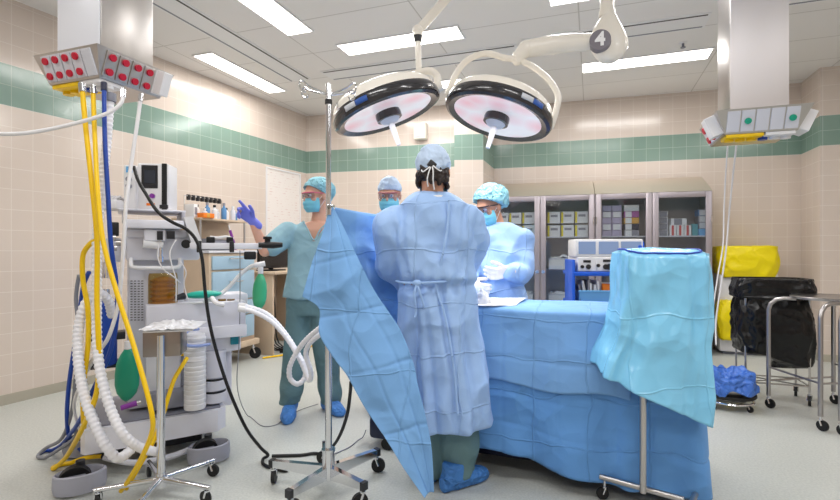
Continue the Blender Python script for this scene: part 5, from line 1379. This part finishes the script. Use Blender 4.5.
for L in (((0, 0, 0), (-.02, -.012, -.02), (-.042, -.006, -.035), (-.05, .004, -.025)), ((0, 0, 0), (.022, -.012, -.02), (.04, -.004, -.03), (.046, .01, -.026)), ((0, 0, 0), (-.012, -.014, -.03), (-.022, -.006, -.07), (-.018, .004, -.105)), ((0, 0, 0), (.006, -.014, -.035), (.006, -.006, -.08), (.012, .004, -.12))):
    MB().tube(spline([kn + xr*p[0] + yr*p[1] + V((0, 0, p[2])) for p in L], 5), .0033, 6).build('cap_tie', M['wcloth'], p2)
mask(H2, p2)
b = MB()
b.loft([(at(433, 192.5, D+.01), xr*.075, yr*.07), (at(433, 197, D), xr*.115, yr*.09), (at(434, 206, D), xr*.175, yr*.11), (at(434, 222, D), xr*.2, yr*.13), (at(434.5, 245, D), xr*.2, yr*.14), (at(435.5, 270, D), xr*.19, yr*.14), (at(436.5, 287, D), xr*.186, yr*.14),
        (at(438, 310, D), xr*.195, yr*.15), (at(441.5, 340, D), xr*.205, yr*.165), (at(444, 370, D), xr*.21, yr*.18), (at(446, 400, D), xr*.218, yr*.19), (at(447, 421, D), xr*.22, yr*.195)], 44)
for s_, e_, h_ in ((s2L, e2L, h2L), (s2R, e2R, h2R)):
    b.limb([(s_, .084), (s_.lerp(e_, .5), .078), (e_, .069), (e_.lerp(h_, .5), .066), (h_, .042)], 20)
gd2 = gown_disp(.33, .98, at(440, 300, D), .007, 1.3)
def surgeon_disp(c, n):
    x, y, d_ = cam_px(c); w = gd2(c, n); v0 = w; w = 0
    if d_ < D and y > 270:
        t = min(1, (y-270)/60)
        for x0, x1, dep, wd in ((413, 420, .05, 4.5), (408, 428, -.02, 4), (424, 436, .022, 3), (440, 456, .02, 3.5), (462, 474, .018, 4), (455, 466, -.012, 4)):
            xc = x0+(x1-x0)*(y-280)/140; w -= dep*t*math.exp(-((x-xc)/wd)**2)
    if d_ < D and 255 < y < 305: w -= .014*math.exp(-((y-284)/3.5)**2) - .010*math.sin(x*.55)*math.exp(-((y-284)/14)**2)
    if d_ < D+.1 and 205 < y < 275:
        for x0, sl in ((405, .12), (461, -.12), (398, .3), (470, -.3)): w -= .012*math.exp(-((x-x0-sl*(y-240))/2.5)**2)
    return v0 + V((n.x, n.y, 0))*w
g2 = blob('surgical_gown', b, M['gown'], p2, .0105, 4, surgeon_disp)
# back flap: the overlapping edge of the gown and its ties
bk = -yr
def backpt(px, py, dd): return at(px, py, D-dd)
fl_ = MB().tube(spline([backpt(449, 200, .105), backpt(447, 230, .15), backpt(441, 262, .155), backpt(436, 285, .148), backpt(446, 320, .17), backpt(454, 370, .19), backpt(458, 415, .205)], 8), .006, 8)
fl_.build('gown_edge', M['gown'], p2)
cl = MB().tube([H2 @ V((0, 0, 0))*0 + at(433, 196, D) + xr*.082*math.cos(a) + yr*.075*math.sin(a) + V((0, 0, .012*math.sin(a))) for a in [2*math.pi*k/28 for k in range(28)]], .009, 8, closed=True); cl.build('collar', M['wcloth'], p2)
kn2 = backpt(417, 283, .165)
for L in (((0, 0, 0), (-.07, .03, .0), (-.1, .07, .005)), ((0, 0, 0), (.09, -.0, .004), (.18, .05, .01), (.2, .1, .015)), ((0, 0, 0), (-.012, -.008, -.05), (-.004, .006, -.13), (-.01, .0, -.16)), ((0, 0, 0), (.012, -.01, -.04), (.03, .0, -.1), (.026, .01, -.12))):
    MB().tube(spline([kn2 + xr*p[0] + yr*p[1] + V((0, 0, p[2])) for p in L], 6), .0055, 6).build('waist_tie', M['gown'], p2)
MB().ell((0, 0, 0), (.02, .012, .016), M=place(kn2)).build('waist_knot', M['gown'], p2)
b = MB()
for hx, kx, ax_, da in ((425, 426, 428, D+.06), (452, 457, 459, D)):
    b.loft([(at(hx, 345, D), xr*.1, yr*.1), (at(kx, 400, da), xr*.09, yr*.095), (at((kx+ax_)/2+1, 435, da), xr*.094, yr*.1), (at(ax_, 462, da), xr*.084, yr*.09), (at(ax_, 472, da), xr*.078, yr*.085)], 28)
b.loft([(at(436, 320, D), xr*.15, yr*.11), (at(436, 350, D), xr*.15, yr*.11)], 28)
blob('trousers', b, M['scrubd'], p2, .011, 3, trouser_disp)
a_ = at(454, 470, D-.06); shoe(p2, (a_.x, a_.y), (a_+rdir(.8, .55)).to_tuple()[:2]); a_ = at(428, 470, D+.06); shoe(p2, (a_.x, a_.y), (a_+rdir(-.3, .9)).to_tuple()[:2])
for h_, d_, n_ in ((h2L, rdir(.6, .3, -.35), rdir(.2, 0, -1)), (h2R, rdir(-.6, .3, -.35), rdir(-.2, 0, -1))):
    b = MB(); hand(b, h_, d_, rdir(0, .6, .8), n_, (.5, .55, .6, .6), k=1.03, fat=.002); blob('glove', b, M['glove_w'], p2, .006, 2)
# ---------------------------------------------------------------- woman in glasses at the far side of the table
D = 3.24
hc = at(489, 206.5, D-.02); H3 = head_frame(hc, (-.75, -.6, -.32)); nb = at(498, 230, D)
b = MB(); head_parts(b, H3, nb, .98)
b.loft([(at(499, 228, D), xr*.07, yr*.06), (at(500, 236, D), xr*.16, yr*.08), (at(500, 260, D), xr*.15, yr*.1), (at(500, 300, D), xr*.15, yr*.1), (at(500, 330, D), xr*.15, yr*.11), (at(500, 345, D), xr*.13, yr*.1)], 28)
s3R, e3R, w3R = at(520, 240, D), at(523.5, 274, D-.06), at(508, 272, D-.27)
s3L, e3L, w3L = at(478, 240, D), at(468, 272, D-.04), at(468, 284, D-.22)
for s_, e_, h_ in ((s3R, e3R, w3R), (s3L, e3L, w3L)): b.limb([(s_, .052), (e_, .04), (h_, .027)])
hd3 = (at(490, 275, D-.33)-w3R).normalized(); sd3 = rdir(-.1, -.45, .9); nn3 = rdir(-.2, .9, -.3)
hand(b, w3R, hd3, sd3, nn3, (.35, .42, .45, .5), k=.95)
hand(b, w3L, rdir(.5, -.5, -.2), rdir(0, 0, 1), rdir(.5, .5, 0), (.4, .4, .5, .5), k=.93)
for x in (489, 511): b.limb([(at(x, 335, D), .085), (at(x, 375, D), .06), (at(x, 418, D), .045)])
p3 = person('woman in a pale blue gown, bouffant cap and clear glasses across the table', V((at(500, 420, D).x, at(500, 420, D).y, 0)), b, M['skin2'])
eyes(H3, p3, .98); mask(H3, p3, None, .98); glasses(H3, p3, M['black'], .98)
cap_mesh(H3, p3, M['cap'], (.108, .128, .108), (0, -.035, .04), k=.6, off=.02, wr=.008)
b = MB()
b.loft([(at(499, 222.5, D+.01), xr*.075, yr*.07), (at(500, 227, D), xr*.12, yr*.09), (at(500, 236, D), xr*.18, yr*.11), (at(500, 255, D), xr*.175, yr*.125), (at(500, 285, D), xr*.165, yr*.13), (at(501, 305, D), xr*.175, yr*.135), (at(501, 340, D), xr*.185, yr*.15), (at(501, 380, D), xr*.2, yr*.165)], 40)
for s_, e_, h_ in ((s3R, e3R, w3R), (s3L, e3L, w3L)):
    b.limb([(s_, .08), (s_.lerp(e_, .5), .077), (e_, .069), (e_.lerp(h_, .55), .064), (h_, .045)], 20)
blob('surgical_gown', b, M['gown'], p3, .0115, 4, gown_disp(.4, .95, at(500, 300, D), .014, 3.1))
for h_, d_, s_, n_, k_ in ((w3R, hd3, sd3, nn3, .98), (w3L, rdir(.5, -.5, -.2), rdir(0, 0, 1), rdir(.5, .5, 0), .96)):
    b = MB(); hand(b, h_, d_, s_, n_, (.35, .42, .45, .5), k=k_, fat=.0022); b.limb([(V(h_)-V(d_).normalized()*.012, .031), (h_, .03)]); blob('glove', b, M['glove_w'], p3, .0055, 2)
for x, tx in ((489, 486), (511, 514)):
    a_ = at(x, 415, D); shoe(p3, (a_.x, a_.y), (a_+rdir(0, -.9)).to_tuple()[:2])
# ---------------------------------------------------------------- person between surgeon and drape
D = 3.55
hc = at(389.5, 194.5, D); H4 = head_frame(hc, (-.12, -1, -.2)); nb = at(389, 220, D+.03)
b = MB(); head_parts(b, H4, nb)
b.loft([(at(389, 219, D+.03), xr*.07, yr*.06), (at(389, 229, D), xr*.18, yr*.085), (at(389, 250, D), xr*.165, yr*.1), (at(389, 290, D), xr*.145, yr*.1), (at(389, 320, D), xr*.16, yr*.11), (at(389, 335, D), xr*.14, yr*.1)], 28)
arms4 = ((at(365, 234, D), at(360, 270, D-.05), at(374, 290, D-.26)), (at(413, 234, D), at(420, 270, D-.05), at(404, 290, D-.26)))
for s_, e_, h_ in arms4: b.limb([(s_, .055), (e_, .042), (h_, .028)])
for (s_, e_, h_), sx in zip(arms4, (1, -1)): hand(b, h_, rdir(.5*sx, -.5, -.15), rdir(0, 0, 1), rdir(.6*sx, .4, 0), (.4, .45, .5, .5), k=.97)
for x in (377, 401): b.limb([(at(x, 325, D), .085), (at(x, 365, D), .06), (at(x, 405, D), .045)])
p4 = person('person in glasses and a pale blue skull cap looking over the raised drape', V((at(389, 408, D).x, at(389, 408, D).y, 0)), b, M['skin'])
eyes(H4, p4); mask(H4, p4); glasses(H4, p4, mat('tinted_frame', (190, 110, 120), .3))
cap_mesh(H4, p4, M['skullcap'], (.085, .104, .1), (0, -.016, .032), k=.2, off=.028, wr=.005)
b = MB()
b.loft([(at(389, 213.5, D+.02), xr*.075, yr*.07), (at(389, 219, D), xr*.12, yr*.09), (at(389, 229, D), xr*.195, yr*.11), (at(389, 250, D), xr*.185, yr*.125), (at(389, 280, D), xr*.175, yr*.13), (at(389, 305, D), xr*.185, yr*.14), (at(389, 370, D), xr*.21, yr*.17)], 40)
for s_, e_, h_ in arms4: b.limb([(s_, .08), (e_, .072), (e_.lerp(h_, .55), .06), (h_, .035)], 20)
blob('surgical_gown', b, M['gown'], p4, .0125, 4, gown_disp(.4, .95, at(389, 300, D), .014, 5.7))
for (s_, e_, h_), sx in zip(arms4, (1, -1)):
    b = MB(); hand(b, h_, rdir(.5*sx, -.5, -.15), rdir(0, 0, 1), rdir(.6*sx, .4, 0), (.4, .45, .5, .5), k=1.0, fat=.002); blob('glove', b, M['glove_w'], p4, .0065, 2)
for x in (377, 401):
    a_ = at(x, 405, D); shoe(p4, (a_.x, a_.y), (a_+rdir(0, -.9)).to_tuple()[:2])
# ================================================================ blue drape clipped to the IV pole
Lp = [at(330, 207, 2.29), at(322, 235, 2.26), at(312, 262, 2.22), at(302, 297, 2.19), at(319, 309, 2.17), at(319, 334, 2.14), at(334, 359, 2.1), at(347, 376, 2.07), at(364, 407, 2.04), at(388, 443, 2.0), at(405, 471, 1.97), at(425, 499, 1.95)]
Rp = [at(333, 207, 2.28), at(342, 224, 2.24), at(354, 250, 2.2), at(373, 288, 2.15), at(386, 308, 2.13), at(401, 331, 2.1), at(414, 364, 2.07), at(418, 385, 2.05), at(424, 410, 2.02), at(430, 438, 2.0), at(433, 470, 1.97), at(434, 493, 1.955)]
LS, RS = Lp[:4] + spline(Lp[3:], 6), spline(Rp, 6)
def front_sheet(u, v):
    a, c = poly(LS, v), poly(RS, v); p = a.lerp(c, u); wd = (c-a).length
    nrm = rdir(.15, -1).normalized()
    s = u*wd
    w = .022*math.sin(u*math.pi)*math.sin(1.2+v*4) - .02*math.sin(u*math.pi*2+v*3)*min(1, wd*3)
    w += .012*ridge(V((s*2.4, v*2.2, .3)), 1.6, 2) + .009*nz(V((s*5, v*5, 1)), 1, 1)
    for k in (.2, .4, .6, .8): w -= .006*math.exp(-((v-k)/.006)**2)
    w -= .006*math.exp(-((u-.42)/.02)**2) + .005*math.exp(-((u-.78)/.02)**2)
    return p + nrm*w*min(1, v*6)
T0, T1 = at(333, 207, 2.3), at(418, 217, 2.86)
def back_sheet(u, v):
    top = T0.lerp(T1, u); top.z -= .012*math.sin(u*math.pi)
    bz = at(345, 300, 2.35).z if u < .2 else at(400, 330, 2.8).z
    bz = at(345, 305, 2.3).z*(1-u) + at(405, 335, 2.8).z*u
    p = V((top.x, top.y, top.z+(bz-top.z)*v)); n = rdir(.55, -.83).normalized()
    w = .03*v*math.sin(u*8+1) + .015*ridge(V((u*2, v*2, 4)), 1.5) + .01*nz(V((u*6, v*6, 2)))
    return p + n*w*min(1, .2+v*2)
b = MB(); b.grid(44, 170, front_sheet); b.grid(50, 40, back_sheet)
cd2 = b.build('surgical_drape', M['drape3'], None, 180, thick=.0025)
cd2['label'] = ''; single(cd2, 'blue drape clipped to the tall IV pole, its corner falling towards the floor', 'surgical drape')
cp = MB().box((-.012, -.02, -.03), (.012, .02, .02), .004, M=place(at(331, 209, 2.285))).build('drape_clip', M['chrome'], iv)
# crumpled gauze on the table edge
gz = at(483, 297, 2.6)
def gauze(u, v):
    a = u*2*math.pi; r_ = .055*(1-v)+.002; z = .868 + .085*v**.7
    n_ = .3*nz(V((math.cos(a)*1.5, math.sin(a)*1.5, v*3)), 1.5)
    return V((gz.x+math.cos(a)*r_*(1+n_)-.01*v, gz.y+math.sin(a)*r_*.7*(1+n_), z+.012*n_))
single(MB().grid(40, 16, gauze, closeu=True).build('gauze', M['wcloth'], None, 180), 'crumpled white gauze heaped at the table edge beside the surgeon', 'gauze')
# ================================================================ hoses and cables
def hose(label, L, r, m, name='hose', rib=0.0, n=10, floor=True, cat='hose', seg=10, ends=None):
    P = path(L, n)
    if floor:
        for p in P: p.z = max(p.z, r+.001)
    if rib:
        tot = sum((q-p).length for p, q in zip(P, P[1:])); k = int(tot/.0055)
        Q = [poly(P, i/k) for i in range(k+1)]
        P = Q; rad = [r*(1+rib*(1 if (i//2) % 2 else -1)) for i in range(len(P))]
    else: rad = None
    t = thing(name, label, cat, P[-1])
    MB().tube(P, r, seg, radii=rad).build('tubing', m, t, 180 if not rib else 50)
    for e, (p, q) in enumerate(((P[0], P[min(4, len(P)-1)]), (P[-1], P[max(-5, -len(P))]))):
        if ends and ends[e]:
            d = (q-p).normalized(); MB().cyl(p-d*.012, p+d*.03, r*1.35).build('end_fitting', ends[e], t)
    return t
W = M['white']; CH = M['chrome']
hose('yellow hose from the pendant, bowing out left and lying in a loop on the floor', [(82, 86, 2.32), (86, 130, 2.3), (92, 185, 2.26), (97, 240, 2.24), (97, 300, 2.22), (99, 360, 2.2), (96, 395, 2.2), (84, 425, 2.25), (67, 456, 2.5), (53, 470, 2.55), (64, 466, 2.6), (85, 458, 2.62), (108, 456, 2.6)], .0115, M['yellow'], ends=(CH, M['black']))
hose('yellow hose crossing over the machine and falling to the low chrome stand', [(93, 88, 2.34), (95, 140, 2.3), (98, 195, 2.22), (103, 240, 2.18), (116, 290, 2.15), (132, 340, 2.12), (145, 385, 2.08), (152, 415, 2.06), (152, 432, 2.08), (143, 455, 2.12), (130, 478, 2.2), (121, 491, 2.26)], .0105, M['yellow'], ends=(CH, None))
hose('short yellow hose loop left of the ribbed white hoses', [(100, 238, 2.28), (90, 244, 2.3), (83, 256, 2.32), (83, 280, 2.33), (88, 310, 2.32), (88, 345, 2.32), (84, 380, 2.33), (83, 405, 2.36), (84, 428, 2.4)], .0115, M['yellow'])
hose('yellow hose behind the low chrome stand beside the white canister', [(187, 358, 2.5), (182, 366, 2.46), (174, 380, 2.42), (168, 398, 2.38), (163, 415, 2.36), (154, 440, 2.3), (140, 465, 2.26), (126, 489, 2.27)], .0105, M['yellow'])
hose('blue hose dropping straight from the pendant to the floor', [(104, 85, 2.36), (105, 140, 2.32), (108, 195, 2.3), (111, 245, 2.3), (117, 290, 2.32), (116, 325, 2.34), (108, 358, 2.36), (92, 392, 2.4), (80, 420, 2.5), (62, 444, 2.72), (48, 452, 2.78), (40, 456, 2.74)], .0105, M['blue_hose'], ends=(M['navy'], None))
hose('dark blue hose at the far left of the hose bundle', [(89, 272, 2.42), (83, 288, 2.45), (79, 320, 2.5), (74, 350, 2.52), (69, 385, 2.56), (67, 415, 2.6), (69, 436, 2.66), (76, 446, 2.7), (84, 452, 2.65)], .0105, M['blue_hose'])
hose('grey hose looping on the floor at the left end of the hose bundle', [(79, 275, 2.5), (76, 300, 2.52), (80, 340, 2.52), (76, 375, 2.56), (72, 410, 2.6), (62, 438, 2.66), (46, 448, 2.72), (38, 456, 2.7), (44, 458, 2.68), (58, 450, 2.68), (74, 438, 2.62), (77, 425, 2.6)], .0095, M['grey_hose'])
hose('wide ribbed white hose hanging from the pendant past the blue cylinder', [(110, 96, 2.4), (107, 140, 2.38), (101, 195, 2.34), (97, 240, 2.3), (97, 290, 2.26), (97, 340, 2.22), (101, 375, 2.18), (111, 410, 2.15), (124, 435, 2.13), (141, 448, 2.2), (158, 452, 2.3)], .0205, M['clear_hose'], rib=.07, ends=(M['midgrey'], None))
hose('wide ribbed white hose arching beside the blue cylinder down over the machine base', [(112, 316, 2.5), (108, 300, 2.44), (97, 293, 2.38), (86, 303, 2.34), (79, 325, 2.32), (78, 355, 2.28), (83, 390, 2.22), (93, 420, 2.18), (106, 446, 2.17), (118, 458, 2.2), (131, 450, 2.28)], .0215, M['clear_hose'], rib=.07)
hose('thin white hose leaving the picture at the left edge', [(123, 92, 2.35), (121, 103, 2.33), (108, 113, 2.3), (80, 122, 2.25), (45, 130, 2.2), (10, 134, 2.15), (-60, 132, 2.1)], .009, M['white_hose'], ends=(CH, None))
hose('thin white hose falling from the pendant in front of the ventilator', [(141, 96, 2.42), (137, 125, 2.4), (131, 165, 2.36), (126, 205, 2.3), (124, 240, 2.28), (121, 280, 2.28), (117, 310, 2.3), (108, 338, 2.3), (98, 352, 2.32), (88, 366, 2.36)], .009, M['white_hose'], ends=(CH, None))
hose('thin pale hose among the hose bundle near the floor', [(104, 345, 2.4), (94, 360, 2.4), (80, 385, 2.46), (74, 405, 2.5), (78, 425, 2.55), (84, 440, 2.55)], .007, M['white_hose'])
hose('black cable looping from the ventilator down to the IV pole base', [(134, 167, 2.52), (138, 180, 2.46), (146, 194, 2.42), (158, 212, 2.38), (172, 222, 2.4), (186, 229, 2.44), (196, 240, 2.46), (202, 258, 2.46), (205, 290, 2.46), (210, 325, 2.46), (219, 360, 2.46), (231, 395, 2.46), (246, 428, 2.5), (260, 447, 2.62), (268, 455, 2.68), (263, 459, 2.66), (264, 466, 2.6), (275, 471, 2.55), (286, 472, 2.53), (286, 468, 2.58), (278, 464, 2.62)], .0085, M['black'], name='cable', cat='cable')
hose('black cable curving over the floor from the drape to the IV pole base', [(351, 382, 2.3), (350, 395, 2.34), (347, 415, 2.4), (340, 435, 2.5), (331, 448, 2.62), (318, 455, 2.74), (300, 457, 2.72), (272, 457, 2.71)], .0085, M['black'], name='cable', cat='cable')
hose('thin grey wire lying on the floor before the pointing nurse', [(240, 250, 2.86), (240, 300, 2.86), (239, 345, 2.86), (237, 380, 2.9), (240, 400, 3.2), (248, 416, 3.38), (262, 426, 3.19), (276, 425, 3.21), (285, 418, 3.34), (300, 410, 3.5), (318, 404, 3.62)], .0028, M['grey_hose'], name='wire', cat='wire')
hose('thin brown wire lying on the floor at the hem of the clipped drape', [(366, 430, 2.85), (362, 438, 2.98), (350, 447, 2.85), (338, 453, 2.77), (330, 456, 2.73)], .003, M['midgrey'], name='wire', cat='wire')
# circuit hoses from the machine to the patient
hose('white breathing hose sagging from the machine in front of the nurse trousers, outer loop', [(241, 306, 2.8), (252, 308, 2.8), (268, 315, 2.82), (284, 332, 2.82), (297, 352, 2.8), (305, 368, 2.78), (304, 379, 2.76), (297, 384, 2.74), (290, 378, 2.74), (290, 366, 2.72), (297, 352, 2.7), (306, 340, 2.66), (320, 328, 2.6), (336, 316, 2.5)], .0145, M['clear_hose'], rib=.05, ends=(W, None))
hose('white breathing hose sagging from the machine in front of the nurse trousers, inner loop', [(241, 309, 2.76), (254, 312, 2.76), (272, 322, 2.77), (288, 340, 2.76), (301, 362, 2.74), (309, 380, 2.72), (311, 372, 2.7), (306, 356, 2.68), (308, 346, 2.66), (318, 336, 2.6), (336, 326, 2.5)], .0135, M['clear_hose'], rib=.05, ends=(W, None))
hose('grey cord hanging from the right pendant, beside the yellow bag', [(728, 141, 3.5), (726, 170, 3.6), (724, 210, 3.7), (723, 245, 3.72), (718, 275, 3.7), (713, 310, 3.66), (712, 340, 3.6)], .005, M['white_hose'], name='cord', cat='cord', ends=(M['dark'], None))
hose('second pale cord hanging from the right pendant, nearer the black bag', [(737, 141, 3.45), (733, 175, 3.6), (729, 215, 3.7), (726, 250, 3.72), (721, 285, 3.7), (716, 320, 3.66), (716, 345, 3.6)], .006, M['white_hose'], name='cord', cat='cord', ends=(M['dark'], None))
# thin wires on the machine
for i, (L, lb) in enumerate((([(159, 245, 2.45), (158, 258, 2.44), (164, 270, 2.45), (174, 277, 2.5), (180, 283, 2.55)], 'thin white monitoring wire draped over the amber bellows, left strand'), ([(176, 240, 2.5), (170, 252, 2.46), (172, 266, 2.46), (176, 280, 2.48), (176, 302, 2.52)], 'thin white monitoring wire draped over the amber bellows, right strand'), ([(181, 262, 2.56), (186, 272, 2.56), (184, 284, 2.58), (188, 300, 2.6)], 'thin white monitoring wire hanging at the right of the amber bellows'))):
    hose(lb, L, .0032, M['white_hose'], name='wire', cat='wire', seg=6)
